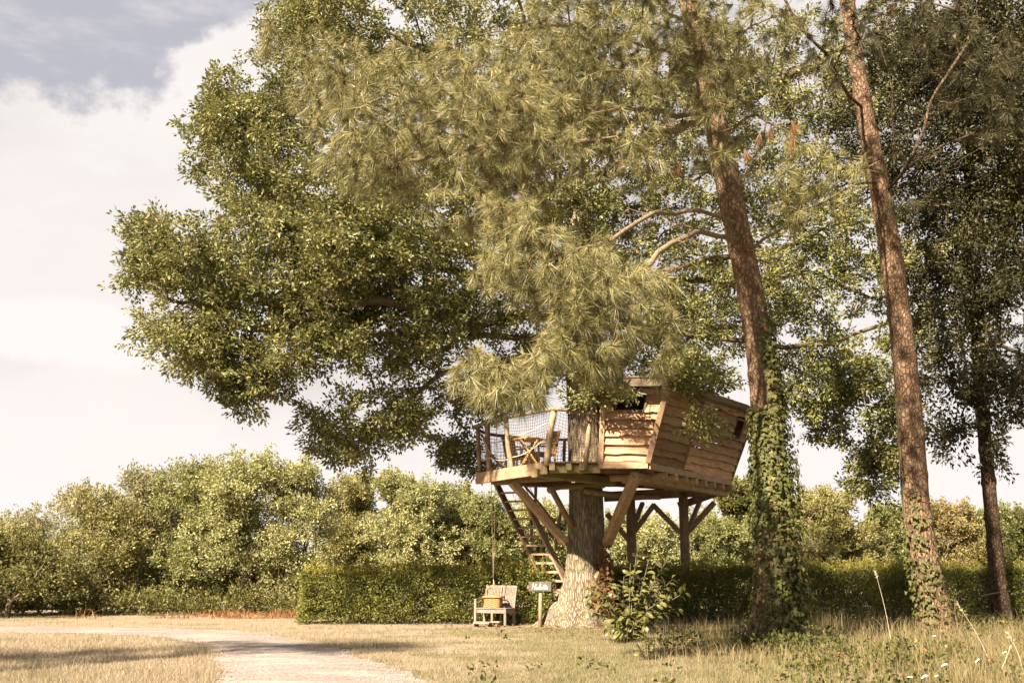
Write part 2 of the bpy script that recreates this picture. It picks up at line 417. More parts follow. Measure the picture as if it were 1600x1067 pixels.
# ------------------------------------------------------------------ ground, path
def grass_mat(name, straw, green, soil=None, blades=False):
    m, t = new_mat(name)
    geo = t.n('ShaderNodeNewGeometry'); pos = geo.outputs['Position']
    xy = t.mapped(pos, (1, 1, 0))
    a = t.noise(t.mapped(xy, (0.55, 0.9, 1)), 1.0, 4, 0.6)
    b = t.noise(xy, 3.2, 4, 0.65)
    sx = t.n('ShaderNodeSeparateXYZ', None, Vector=pos)
    # parched on the left and out on the open meadow, greener beneath the big trees
    side = t.smooth(sx.outputs[0], -5.0, 5.0)
    near = t.smooth(sx.outputs[1], 31.0, 24.0)
    f = t.math('ADD', t.math('MULTIPLY', t.math('SUBTRACT', a, 0.5), 2.6), t.math('MULTIPLY', t.math('SUBTRACT', b, 0.5), 1.5))
    f = t.math('ADD', f, t.math('MULTIPLY', t.math('MULTIPLY', side, near), 0.85), clamp=False)
    f = t.smooth(f, -0.15, 0.75)
    col = t.mix(f, straw, green)
    if blades:
        r = geo.outputs['Random Per Island']
        col = t.mix(t.math('MULTIPLY', r, 0.6), col, tuple(min(1, 1.3 * x) for x in straw))
        hs = t.n('ShaderNodeHueSaturation', None, Color=col, Value=t.math('ADD', t.math('MULTIPLY', r, 0.5), 0.72))
        p = t.n('ShaderNodeBsdfPrincipled', None, Base_Color=hs.outputs[0], Roughness=0.7, Specular_IOR_Level=0.2)
        tr = t.n('ShaderNodeBsdfTranslucent', None, Color=hs.outputs[0])
        finish(t, t.n('ShaderNodeMixShader', None, i0=0.3, i1=p.outputs[0], i2=tr.outputs[0]).outputs[0])
    else:
        fine = t.noise(xy, 26.0, 4, 0.7)
        col = t.mix(t.math('MULTIPLY', t.smooth(fine, 0.42, 0.65), 0.55), col, soil)
        bp = t.n('ShaderNodeBump', None, Strength=0.8, Distance=0.03, Height=fine)
        p = t.n('ShaderNodeBsdfPrincipled', None, Base_Color=col, Roughness=0.95, Specular_IOR_Level=0.1, Normal=bp.outputs[0])
        finish(t, p.outputs[0])
    return m
M['ground'] = grass_mat('parched lawn', (0.25, 0.20, 0.14), (0.122, 0.112, 0.046), (0.17, 0.13, 0.082))
M['blade'] = grass_mat('short grass', (0.275, 0.222, 0.15), (0.122, 0.118, 0.044), blades=True)
M['tall_blade'] = leaf_mat('tall dry grass', (0.15, 0.13, 0.045), (0.26, 0.205, 0.09), (0.37, 0.29, 0.155), 0.35, 0.7, 0.9)
m, t = new_mat('gravel')
pos = t.n('ShaderNodeNewGeometry').outputs['Position']
a = t.noise(t.mapped(pos, (0.7, 2.2, 1)), 1.0, 4, 0.6, 0.5)
b = t.n('ShaderNodeTexVoronoi', None, Vector=pos, Scale=30.0).outputs['Color']
c = t.noise(pos, 9.0, 5, 0.7)
col = t.ramp(a, [(0.36, (0.135, 0.112, 0.100)), (0.52, (0.185, 0.153, 0.136)), (0.60, (0.275, 0.230, 0.205))])
col = t.mix(0.42, col, t.mix(t.n('ShaderNodeSeparateColor', None, Color=b).outputs[0], (0.10, 0.085, 0.072), (0.36, 0.31, 0.275)))
col = t.mix(t.math('MULTIPLY', t.smooth(c, 0.55, 0.72), 0.35), col, (0.26, 0.185, 0.115))
bp = t.n('ShaderNodeBump', None, Strength=0.7, Distance=0.02, Height=c)
finish(t, t.n('ShaderNodeBsdfPrincipled', None, Base_Color=col, Roughness=0.95, Specular_IOR_Level=0.15, Normal=bp.outputs[0]).outputs[0])
M['gravel'] = m
M['stone'] = plain_mat('pale stone chips', (0.24, 0.205, 0.178), 0.9, 0.5, 3.0)

ax = np.concatenate([-np.geomspace(900, 4, 22), np.linspace(-3, 3, 5), np.geomspace(4, 900, 22)])
gx, gy = np.meshgrid(ax, ax + 20)
nn = len(ax)
V = np.stack([gx.ravel(), gy.ravel(), np.zeros(nn * nn)], 1)
idx = np.arange(nn * nn).reshape(nn, nn)
Q = np.stack([idx[:-1, :-1], idx[:-1, 1:], idx[1:, 1:], idx[1:, :-1]], -1).reshape(-1, 4)
g_o = link('ground', mesh_np('ground', V, Q, M['ground'])); tag(g_o, kind='structure')

left_px = [(352, 1130), (348, 1067), (344, 1040), (330, 1017), (300, 1003), (240, 994.5), (150, 990.5), (0, 988), (-150, 986.5), (-330, 985)]
right_px = [(740, 1130), (665, 1067), (610, 1042), (545, 1020), (485, 1003), (420, 991), (350, 984.5), (230, 981), (0, 979), (-330, 976.5)]
LE = spline([ground(*p)[:2] for p in left_px], 160)
RE = spline([ground(*p)[:2] for p in right_px], 160)
s_ = np.linspace(0, 40, 160)
wob = lambda k: (vnoise(np.stack([s_, 0 * s_ + k, 0 * s_], 1), 1.3) - 0.5) * 0.30 + (vnoise(np.stack([s_, 0 * s_ + k, 0 * s_], 1), 5.0) - 0.5) * 0.14
dirn = unit(np.gradient((LE + RE) / 2, axis=0)); perp = np.stack([-dirn[:, 1], dirn[:, 0]], 1)
LE = LE + perp * wob(3)[:, None]; RE = RE + perp * wob(9)[:, None]
tt = np.linspace(0, 1, 13)[None, :, None]
G = LE[:, None] * (1 - tt) + RE[:, None] * tt
crown_h = 0.005 + 0.02 * np.sin(np.pi * tt[..., 0]) + 0 * G[..., 0]
V = np.concatenate([G, crown_h[..., None]], -1).reshape(-1, 3)
idx = np.arange(160 * 13).reshape(160, 13)
Q = np.stack([idx[:-1, :-1], idx[:-1, 1:], idx[1:, 1:], idx[1:, :-1]], -1).reshape(-1, 4)
tag(link('gravel_path', mesh_np('gravel_path', V, Q, M['gravel'])), kind='structure')
PATH_POLY = np.vstack([LE, RE[::-1]])
def in_poly(P, poly):
    x, y = P[:, 0], P[:, 1]
    r = np.zeros(len(P), bool)
    x1, y1 = poly[:, 0], poly[:, 1]; x2, y2 = np.roll(x1, -1), np.roll(y1, -1)
    for a, b, c, d in zip(x1, y1, x2, y2):
        if b == d: continue
        k = ((b > y) != (d > y)) & (x < (c - a) * (y - b) / (d - b) + a)
        r ^= k
    return r

def scatter_xy(n, y0, y1, power=1.0, margin=1.06):
    """random ground points in the wedge the camera sees between depths y0 and y1"""
    y = (y0 ** (1 - power) + rng.random(n) * (y1 ** (1 - power) - y0 ** (1 - power))) ** (1 / (1 - power)) if power != 1 else y0 * (y1 / y0) ** rng.random(n)
    x = (rng.random(n) * 2 - 1) * y * 0.54 * margin
    return np.stack([x, y], 1)
def blades(P, h, wd, lean=0.5):
    n = len(P)
    a = rng.random(n) * 2 * pi
    s = np.stack([np.cos(a), np.sin(a), 0 * a], 1) * (wd / 2)[:, None]
    b = rng.random(n) * 2 * pi
    l = np.stack([np.cos(b), np.sin(b), 0 * a], 1) * (h * lean * rng.random(n))[:, None]
    o = np.concatenate([P, np.zeros((n, 1)) - 0.004], 1)
    tip = o + l; tip[:, 2] += h
    V = np.stack([o - s, o + s, tip], 1).reshape(-1, 3)
    return V, np.arange(3 * n).reshape(n, 3)
def bent_blades(P, h, wd, lean=0.6):
    n = len(P)
    a = rng.random(n) * 2 * pi
    s = np.stack([np.cos(a), np.sin(a), 0 * a], 1) * (wd / 2)[:, None]
    b = rng.random(n) * 2 * pi
    l = np.stack([np.cos(b), np.sin(b), 0 * a], 1) * (h * lean * rng.random(n))[:, None]
    z = np.zeros((n, 1))
    o = np.concatenate([P, z - 0.004], 1)
    m1 = o + l * 0.32 + np.concatenate([z, z, 0.58 * h[:, None]], 1)
    tip = o + l + np.concatenate([z, z, h[:, None] * (1 - 0.15 * rng.random((n, 1)))], 1)
    V = np.stack([o - s, o + s, m1 + s * 0.7, m1 - s * 0.7, tip], 1).reshape(-1, 3)
    k = (np.arange(n) * 5)[:, None]
    return V, np.concatenate([k + [[0, 1, 2]], k + [[0, 2, 3]], k + [[3, 2, 4]]])

P = scatter_xy(270000, 12.2, 33.0, 2.0)
P = P[~in_poly(P, PATH_POLY)]
straw_side = P[:, 0] < -2.0
tuft = vnoise(np.c_[P, 0 * P[:, 0]], 1.6)
h = (0.030 + 0.05 * rng.random(len(P)) ** 2) * (0.6 + 0.9 * tuft) * np.where(straw_side & (P[:, 1] < 22), 1.5, 1.0)
V, T = blades(P, h, 0.005 + 0.004 * rng.random(len(P)), 1.1)
tag(link('lawn_grass', mesh_np('lawn_grass', V, T, M['blade'])), kind='stuff')

# longer unmown grass beneath the pines
N = 95000
P = scatter_xy(N, 13.0, 26.5, 1.6)
dens = (1 / (1 + np.exp(-(P[:, 0] - (3.0 + 0.10 * (P[:, 1] - 15))) / 0.55))) * (0.25 + 0.9 * vnoise(np.c_[P, 0 * P[:, 0]], 1.1))
dens *= np.where((P[:, 1] < 16.3 + 0.25 * np.sin(P[:, 0] * 2)) & (P[:, 0] < 5.2), 0.15, 1)
P = P[rng.random(N) < dens]
h = (0.10 + 0.42 * rng.random(len(P)) ** 2.0) * (0.6 + 0.8 * vnoise(np.c_[P, 0 * P[:, 0] + 5], 0.9))
h *= np.where(P[:, 0] > 7.0, 1.25, 0.9)
V, T = bent_blades(P, h, 0.006 + 0.005 * rng.random(len(P)), 0.75)
tag(link('tall_grass', mesh_np('tall_grass', V, T, M['tall_blade'])), kind='stuff')

# loose stone chips on the path
P = scatter_xy(26000, 12.3, 24.0, 2.0); P = P[in_poly(P, PATH_POLY)]
n = len(P); r = 0.006 + 0.014 * rng.random(n) ** 2
base = np.array([(1, 0, 0), (0, 1, 0), (-1, 0, 0), (0, -1, 0), (0, 0, 0.8), (0, 0, -0.5)])
V = base[None] * (r[:, None, None] * (0.7 + 0.6 * rng.random((n, 6, 1))))
V[:, :, :2] += P[:, None]; V[:, :, 2] += 0.018
Ft = np.array([(0, 1, 4), (1, 2, 4), (2, 3, 4), (3, 0, 4), (1, 0, 5), (2, 1, 5), (3, 2, 5), (0, 3, 5)])
T = (Ft[None] + (np.arange(n) * 6)[:, None, None]).reshape(-1, 3)
tag(link('gravel', mesh_np('gravel', V.reshape(-1, 3), T, M['stone'])), kind='stuff')

# ------------------------------------------------------------------ leaves, branches, crowns
def leaf_quads(C, A, Nn, ln, wd, fold=0.22):
    """folded four-point leaves at C along axis A with normal Nn"""
    A = unit(A); S = unit(np.cross(A, Nn)); Nn = np.cross(S, A)
    ln = ln[:, None]; wd = wd[:, None]
    V = np.stack([C, C + A * ln * 0.45 + S * wd / 2 + Nn * wd * fold, C + A * ln, C + A * ln * 0.45 - S * wd / 2 + Nn * wd * fold], 1)
    n = len(C)
    return V.reshape(-1, 3), np.arange(4 * n).reshape(n, 4)
def spray(C, D, per, spread, size, flat=0.6, up=0.7, aspect=0.55, long=0.35, rad=1.0):
    """leaf clusters: per leaves round each centre C, along the twig direction D"""
    n = len(C)
    d = unit(rng.normal(size=(n * per, 3)) * (1, 1, flat))
    Dm = np.repeat(unit(D), per, 0)
    sp = np.repeat(np.broadcast_to(spread, (n,)), per)[:, None]
    r = rng.random((n * per, 1)) ** 0.5
    p = np.repeat(C, per, 0) + d * r * sp * rad + Dm * sp * (long * (2 * rng.random((n * per, 1)) - 0.4) if long > 0.4 else long)
    axis = unit(d * 0.8 + Dm * 0.7 + rng.normal(size=d.shape) * 0.45 - np.array((0, 0, 0.12)))
    nn_ = unit(np.array((0, 0, up)) + rng.normal(size=d.shape) * 0.55 + d * 0.3)
    ln = size * (0.65 + 0.7 * rng.random(n * per))
    return leaf_quads(p, axis, nn_, ln, ln * aspect)

class Skeleton:
    def __init__(self):
        self.pos = np.zeros((60000, 3)); self.par = np.full(60000, -1, int); self.n = 0
        self.wood = np.zeros(60000, bool)      # nodes that carry a drawn branch
        self.minr = np.zeros(60000)
        self.dir = np.zeros((60000, 3))
        self.tips = []
    def add(self, p, par, drawn=True, minr=0.0):
        i = self.n; self.pos[i] = p; self.par[i] = par; self.wood[i] = drawn; self.minr[i] = minr
        if par >= 0: self.dir[i] = unit(self.pos[i] - self.pos[par])
        self.n += 1
        return i
    def limb(self, pts, start=None, drawn=True, n=None, r0=0.0, r1=0.0):
        pts = np.asarray(pts, float)
        L = np.linalg.norm(np.diff(pts, axis=0), axis=1).sum()
        n = n or max(3, int(L / 0.4))
        C = spline(pts, n)
        if len(C) > 6 and drawn:
            C[1:-1] += (np.stack([vnoise(C[1:-1] + k * 17, 1.4) for k in range(3)], 1) - 0.5) * 0.25
        if start is None and self.n:
            start = int(np.argmin(np.linalg.norm(self.pos[:self.n] - C[0], axis=1)))
        k = -1 if start is None else start
        for j, c in enumerate(C):
            k = self.add(c, k, drawn, r0 + (r1 - r0) * j / (n - 1))
        return k
    def grow(self, targets, step=0.45, sag=0.0, turn=0.7, jit=0.10, mark=True):
        if len(targets) == 0: return np.zeros((0, 3))
        d0 = np.min(np.linalg.norm(targets[:, None, :] - self.pos[None, :self.n:3], axis=2), 1)
        tips = []
        for ti in np.argsort(d0):
            t = targets[ti]
            v = t - self.pos[:self.n]
            d = np.linalg.norm(v, axis=1)
            c = d * (1 + turn * 0.5 * (1 - (v * self.dir[:self.n]).sum(1) / (d + 1e-6)))
            k = int(np.argmin(c))
            dk = d[k]; m = max(1, int(dk / step)); a = self.pos[k].copy()
            off = rng.normal(size=3) * jit * dk
            for j in range(1, m + 1):
                s = j / m
                p = a + (t - a) * s + (off - np.array((0, 0, sag * dk))) * sin(pi * s) * (0 if m == 1 else 1)
                k = self.add(p, k)
            tips.append(k)
        if mark: self.tips += tips
        return tips
    def build(self, rtip=0.006, power=0.5, rmax=0.6, taper=1.0, sides=5):
        n = self.n
        cnt = np.zeros(n)
        has = np.zeros(n, int)
        par = self.par[:n]
        for i in range(n - 1, -1, -1):
            if cnt[i] == 0: cnt[i] = 1
            if par[i] >= 0: cnt[par[i]] += cnt[i]; has[par[i]] += 1
        R = np.minimum(rtip * cnt ** power, rmax)
        R = np.maximum(R, self.minr[:n])
        main = np.full(n, -1, int); best = np.zeros(n)
        for i in range(n):
            p = par[i]
            if p >= 0 and self.wood[i] and cnt[i] > best[p]: best[p] = cnt[i]; main[p] = i
        Vs, Qs, o = [], [], 0
        for i in range(n):
            if not self.wood[i]: continue
            p = par[i]
            if p >= 0 and main[p] == i and self.wood[p]: continue
            ch = ([p] if p >= 0 else []) + [i]; k = i
            while main[k] >= 0: k = main[k]; ch.append(k)
            if len(ch) < 2: continue
            P = self.pos[ch]; r = R[ch].copy()
            if p >= 0: r[0] = min(R[p], R[i] * 1.15) if self.wood[p] else R[i] * 1.25
            r[-1] *= 0.5
            sd = sides if r[0] < 0.04 else (7 if r[0] < 0.1 else 10)
            if r[0] < 0.012: sd = 3
            V, Q = tube_np(P, r, sd)
            Vs.append(V); Qs.append(Q + o); o += len(V)
        return np.concatenate(Vs), np.concatenate(Qs)
    def tip_dirs(self):
        return self.dir[self.tips]

def blob_points(blobs, density=1.0, shell=0.35, gap=0.0, gscale=0.5):
    """points inside a set of ellipsoids (px, py, depth, rx_px, ry_px, r_depth_m, weight)"""
    out = []
    for (px, py, Y, rx, ry, ry_m, wgt) in blobs:
        c = at(px, py, Y); k = ppm(c)
        n = int(wgt * density)
        d = unit(rng.normal(size=(n * 3, 3)))
        r = rng.random((n * 3, 1)) ** shell
        p = c + d * r * np.array((rx / k, ry_m, ry / k))
        if gap > 0:
            p = p[vnoise(p, gscale) > gap - 0.15 * rng.random(len(p))]
        out.append(p[:n])
    return np.concatenate(out)
def thin(P, dmin):
    """drop points closer than dmin to an earlier one (grid based)"""
    seen = {}; keep = []
    for i, p in enumerate(P):
        key = tuple(np.floor(p / dmin).astype(int))
        if key in seen: continue
        seen[key] = 1; keep.append(i)
    return P[keep]

def trunk_mesh(axis, rad, n=120, sides=64, ridge=0.03, rs=9.0, vs=1.0, knots=0.0, roots=None, seed=0):
    """bark-covered trunk: axis (k,3) and radii (k) resampled; ridged bark in the geometry"""
    A = spline(np.c_[np.asarray(axis, float), np.asarray(rad, float)], n)
    P, R = A[:, :3], A[:, 3]
    L = np.r_[0, np.cumsum(np.linalg.norm(np.diff(P, axis=0), axis=1))]
    T = unit(np.gradient(P, axis=0))
    th = np.arange(sides) * 2 * pi / sides
    X = unit(np.cross((0, 1.0, 0), T)); Yv = np.cross(T, X)      # X to the photo's right, Y away
    ct, st = np.cos(th), np.sin(th)
    q = np.stack([np.broadcast_to(ct * rs, (n, sides)), np.broadcast_to(st * rs, (n, sides)), np.broadcast_to(L[:, None] * vs, (n, sides))], -1) + seed
    a = vnoise(q); b = vnoise(q * 2.1 + 5)
    disp = (1 - np.abs(2 * a - 1)) * 0.7 + (1 - np.abs(2 * b - 1)) * 0.3
    rr = R[:, None] + ridge * (disp - 0.6)
    rr = rr * (1 + 0.10 * (vnoise(np.stack([np.broadcast_to(ct * 0.9, (n, sides)), np.broadcast_to(st * 0.9, (n, sides)), np.broadcast_to(L[:, None] * 0.45, (n, sides))], -1) + seed + 40) - 0.5))
    if knots:
        ph = (L[:, None] * 1.15 + 0.35 * vnoise(np.stack([np.broadcast_to(ct, (n, sides)), np.broadcast_to(st, (n, sides)), np.broadcast_to(L[:, None], (n, sides))], -1) + 9)) % 1.0
        rr = rr + knots * np.exp(-((ph - 0.5) / 0.06) ** 2) * (0.4 + vnoise(q * 0.4 + 3))
    if roots:
        for ang, amp, hz in roots:
            dth = np.angle(np.exp(1j * (th - ang)))
            rr = rr + amp * np.exp(-(dth / 0.33) ** 2)[None] * np.exp(-np.maximum(P[:, 2], 0) / hz)[:, None]
    V = P[:, None] + rr[..., None] * (ct[None, :, None] * X[:, None] + st[None, :, None] * Yv[:, None])
    idx = np.arange(n * sides).reshape(n, sides); j2 = (np.arange(sides) + 1) % sides
    Q = np.stack([idx[:-1], idx[:-1][:, j2], idx[1:][:, j2], idx[1:]], -1).reshape(-1, 4)
    return V.reshape(-1, 3), Q, P, R

# ------------------------------------------------------------------ background hedgerow of trees
def bg_tree(px, top_py, half_px, Y, mat, label, name='hedgerow_tree', seed=0, leaf=0.125, bare=0.0, base_z=0.15, full=1.0):
    c = at(px, 900, Y)
    x = c[0]; H = at(px, top_py, Y)[2]; W = half_px / F * Y * 1.28
    base = (x, Y, 0)
    t = Thing(name, base, label, 'bush' if name.endswith('bush') else 'tree', 'trees of the hedgerow behind the garden')
    sk = Skeleton()
    forks = rng.integers(2, 5)
    sk.limb([(x, Y, -0.1), (x + rng.normal(0, .06), Y, H * 0.12), (x + rng.normal(0, .15), Y, H * 0.25)], drawn=True, n=5)
    for k in range(forks + 2):
        a = rng.random() * 2 * pi
        sk.limb([(x, Y, H * (0.12 + 0.1 * rng.random())), (x + cos(a) * W * 0.3, Y + sin(a) * W * 0.3, H * 0.4), (x + cos(a) * W * 0.5, Y + sin(a) * W * 0.5, H * (0.55 + 0.2 * rng.random()))], n=7)
    n = int(520 * full * max(0.7, min(1.9, (W * H) / 8)))
    # several overlapping lobes give the uneven outline
    P = []
    lobes = 19
    for k in range(lobes):
        a = rng.random() * 2 * pi; zz = (k + 0.5) / lobes
        rad = W * (0.95 - 0.85 * max(0, zz - 0.35) ** 1.1) * (0.35 + 0.35 * rng.random())
        cc = np.array((x + cos(a) * rad, Y + sin(a) * rad * 0.9, base_z + 0.35 + (H - 0.75) * zz))
        rr = np.array((0.44, 0.44, 0.30)) * W * (0.75 + 0.5 * rng.random()) * (1.15 - 0.35 * zz)
        rr[2] = min(rr[2], max(0.35, H * 0.16))
        d = unit(rng.normal(size=(n // lobes + 1, 3)))
        P.append(cc + d * (rng.random((len(d), 1)) ** 0.33) * rr)
    P = np.concatenate(P); P = P[(P[:, 2] > 0.12) & (P[:, 2] < H)]
    P = thin(P, 0.13)
    sk.grow(P, step=0.5, jit=0.08)
    V, Q = sk.build(0.007, 0.5, 0.16)
    t.big('trunk', V, Q, M['stem'], smooth=True)
    C = sk.pos[sk.tips]; D = sk.tip_dirs()
    # upright leading shoots roughen the outline
    top = np.argsort(-(C[:, 2] + 0.5 * np.abs(C[:, 0] - x) + rng.normal(0, .35, len(C))))[:60]
    ex = np.concatenate([C[top] + np.c_[rng.normal(0, .07, (60, 2)), s_h + .06 * rng.random(60)] for s_h in (.14, .28, .42)])
    ex = ex[rng.random(len(ex)) < np.repeat((1, .7, .35), 60)]
    if bare:
        k = C[:, 2] < H * (1 - bare * rng.random(len(C))); C, D = C[k], D[k]
    V, Q = spray(C, D * np.array((1, 1, 0.6)) + np.array((0, 0, 0.5)), 54, 0.23, leaf, 0.8, 0.5, 0.6)
    # upright leading shoots along the outline
    V[:, 2] = np.maximum(V[:, 2], 0.03)
    V2, Q2 = spray(ex, np.tile((0, 0, 1.0), (len(ex), 1)), 14, 0.11, leaf, 1.0, 0.4, 0.55)
    V, Q = np.concatenate([V, V2]), np.concatenate([Q, Q2 + len(V)])
    t.big('crown', V, Q, BG[mat], kind='stuff')
    return t

bg = [
 (20, 838, 95, 30.5, 'dark', 'dark green bush at the left edge of the meadow, in front of the hedgerow', 'hedgerow_bush'),
 (-60, 815, 90, 35.0, 'olive', 'tree cut by the left edge of the photo, behind the dark green bush', 'hedgerow_tree'),
 (62, 800, 75, 42.0, 'grey', 'grey half bare tree standing farthest back at the left end of the hedgerow', 'hedgerow_tree'),
 (152, 772, 88, 33.5, 'olive', 'olive yellow tree between the dark green bush and the grey green tree', 'hedgerow_tree'),
 (226, 744, 66, 36.0, 'grey', 'grey green tree rising behind the olive yellow tree', 'hedgerow_tree'),
 (290, 732, 68, 34.0, 'green', 'mid green tree left of the tallest pale tree of the hedgerow', 'hedgerow_tree'),
 (385, 716, 86, 33.5, 'pale', 'tallest pale green tree of the hedgerow, left of the clipped hedge end', 'hedgerow_tree'),
 (462, 731, 62, 34.5, 'pale', 'pale tree directly behind the left end of the clipped hedge', 'hedgerow_tree'),
 (540, 752, 64, 46.0, 'olive', 'olive brown tree with ragged top behind the clipped hedge', 'hedgerow_tree'),
 (634, 746, 74, 44.0, 'pale', 'round pale green tree behind the middle of the clipped hedge', 'hedgerow_tree'),
 (706, 762, 46, 46.0, 'green', 'narrow green tree with upright shoots right of the round pale tree', 'hedgerow_tree'),
 (764, 786, 62, 45.0, 'green', 'low green tree behind the hoisting ropes and the bench', 'hedgerow_tree'),
 (838, 792, 60, 46.5, 'pale', 'pale tree seen through the steep ladder', 'hedgerow_tree'),
 (925, 800, 62, 47.5, 'green', 'green tree hidden mostly by the oak trunk', 'hedgerow_tree'),
 (1010, 806, 66, 46.5, 'pale', 'pale tree seen between the two posts of the treehouse', 'hedgerow_tree'),
 (1098, 806, 62, 47.5, 'green', 'green tree right of the outer treehouse post', 'hedgerow_tree'),
 (1150, 757, 42, 52.0, 'dark', 'distant dark oak rising behind the right corner of the treehouse', 'distant_tree'),
 (1210, 800, 70, 48.0, 'green', 'green tree hidden mostly by the ivy covered pine trunk', 'hedgerow_tree'),
 (1300, 772, 76, 47.0, 'olive', 'olive tree with feathery top between the ivy covered pine and the middle pine', 'hedgerow_tree'),
 (1385, 798, 62, 48.0, 'green', 'green tree just left of the middle pine trunk', 'hedgerow_tree'),
 (1478, 790, 62, 48.5, 'rusty', 'rusty tinted tree between the middle pine and the thin pine', 'hedgerow_tree'),
 (1560, 800, 66, 48.0, 'green', 'green tree behind the thin pine trunk', 'hedgerow_tree'),
 (1640, 790, 70, 48.0, 'olive', 'olive tree cut by the right edge of the photo', 'hedgerow_tree'),
 (190, 800, 84, 40.0, 'green', 'deep green tree filling the gap behind the olive yellow tree', 'hedgerow_tree'),
 (330, 775, 84, 41.0, 'dark', 'darker tree filling the gap behind the tallest pale tree', 'hedgerow_tree'),
]
for i, (px, top, hw, Y, mt, lab, nm) in enumerate(bg):
    bg_tree(px, top, hw, Y, mt, lab, nm, i, bare=0.25 if mt == 'grey' and Y > 40 else 0.0, leaf=0.17 if Y > 50 else (0.115 if Y > 42.5 else 0.09))

# low bramble scrub at the foot of the hedgerow and the rust-red dead bracken in front of it
P = scatter_xy(1500, 31.2, 33.4, 1.01); P = P[(P[:, 0] < -3.4)]
C = np.c_[P, 0.10 + 0.75 * rng.random(len(P)) ** 2.4 * (0.5 + vnoise(np.c_[P, 0 * P[:, 0]], 0.8))]
V, Q = spray(C, np.tile((0, -0.3, 1.0), (len(C), 1)), 26, 0.22, 0.10, 0.8, 0.5, 0.55)
V[:, 2] = np.maximum(V[:, 2], 0.01)
tag(link('bramble_undergrowth', mesh_np('bramble_undergrowth', V, Q, BG['dark'])), kind='stuff')
P = scatter_xy(30000, 29.6, 31.6, 1.01)
u = 800 + F * P[:, 0] / P[:, 1]
k = (u > 120) & (u < 480) & (vnoise(np.c_[P, 0 * P[:, 0]], 0.9) > 0.28 + 0.35 * rng.random(len(P)))
P = P[k]
V, T = bent_blades(P, (0.04 + 0.36 * rng.random(len(P)) ** 2.6) * (0.1 + 1.5 * vnoise(np.c_[P, 0 * P[:, 0] + 3], 1.3) ** 1.5), 0.014 + 0.018 * rng.random(len(P)), 1.5)
tag(link('dry_bracken', mesh_np('dry_bracken', V, T, M['bracken'])), kind='stuff')

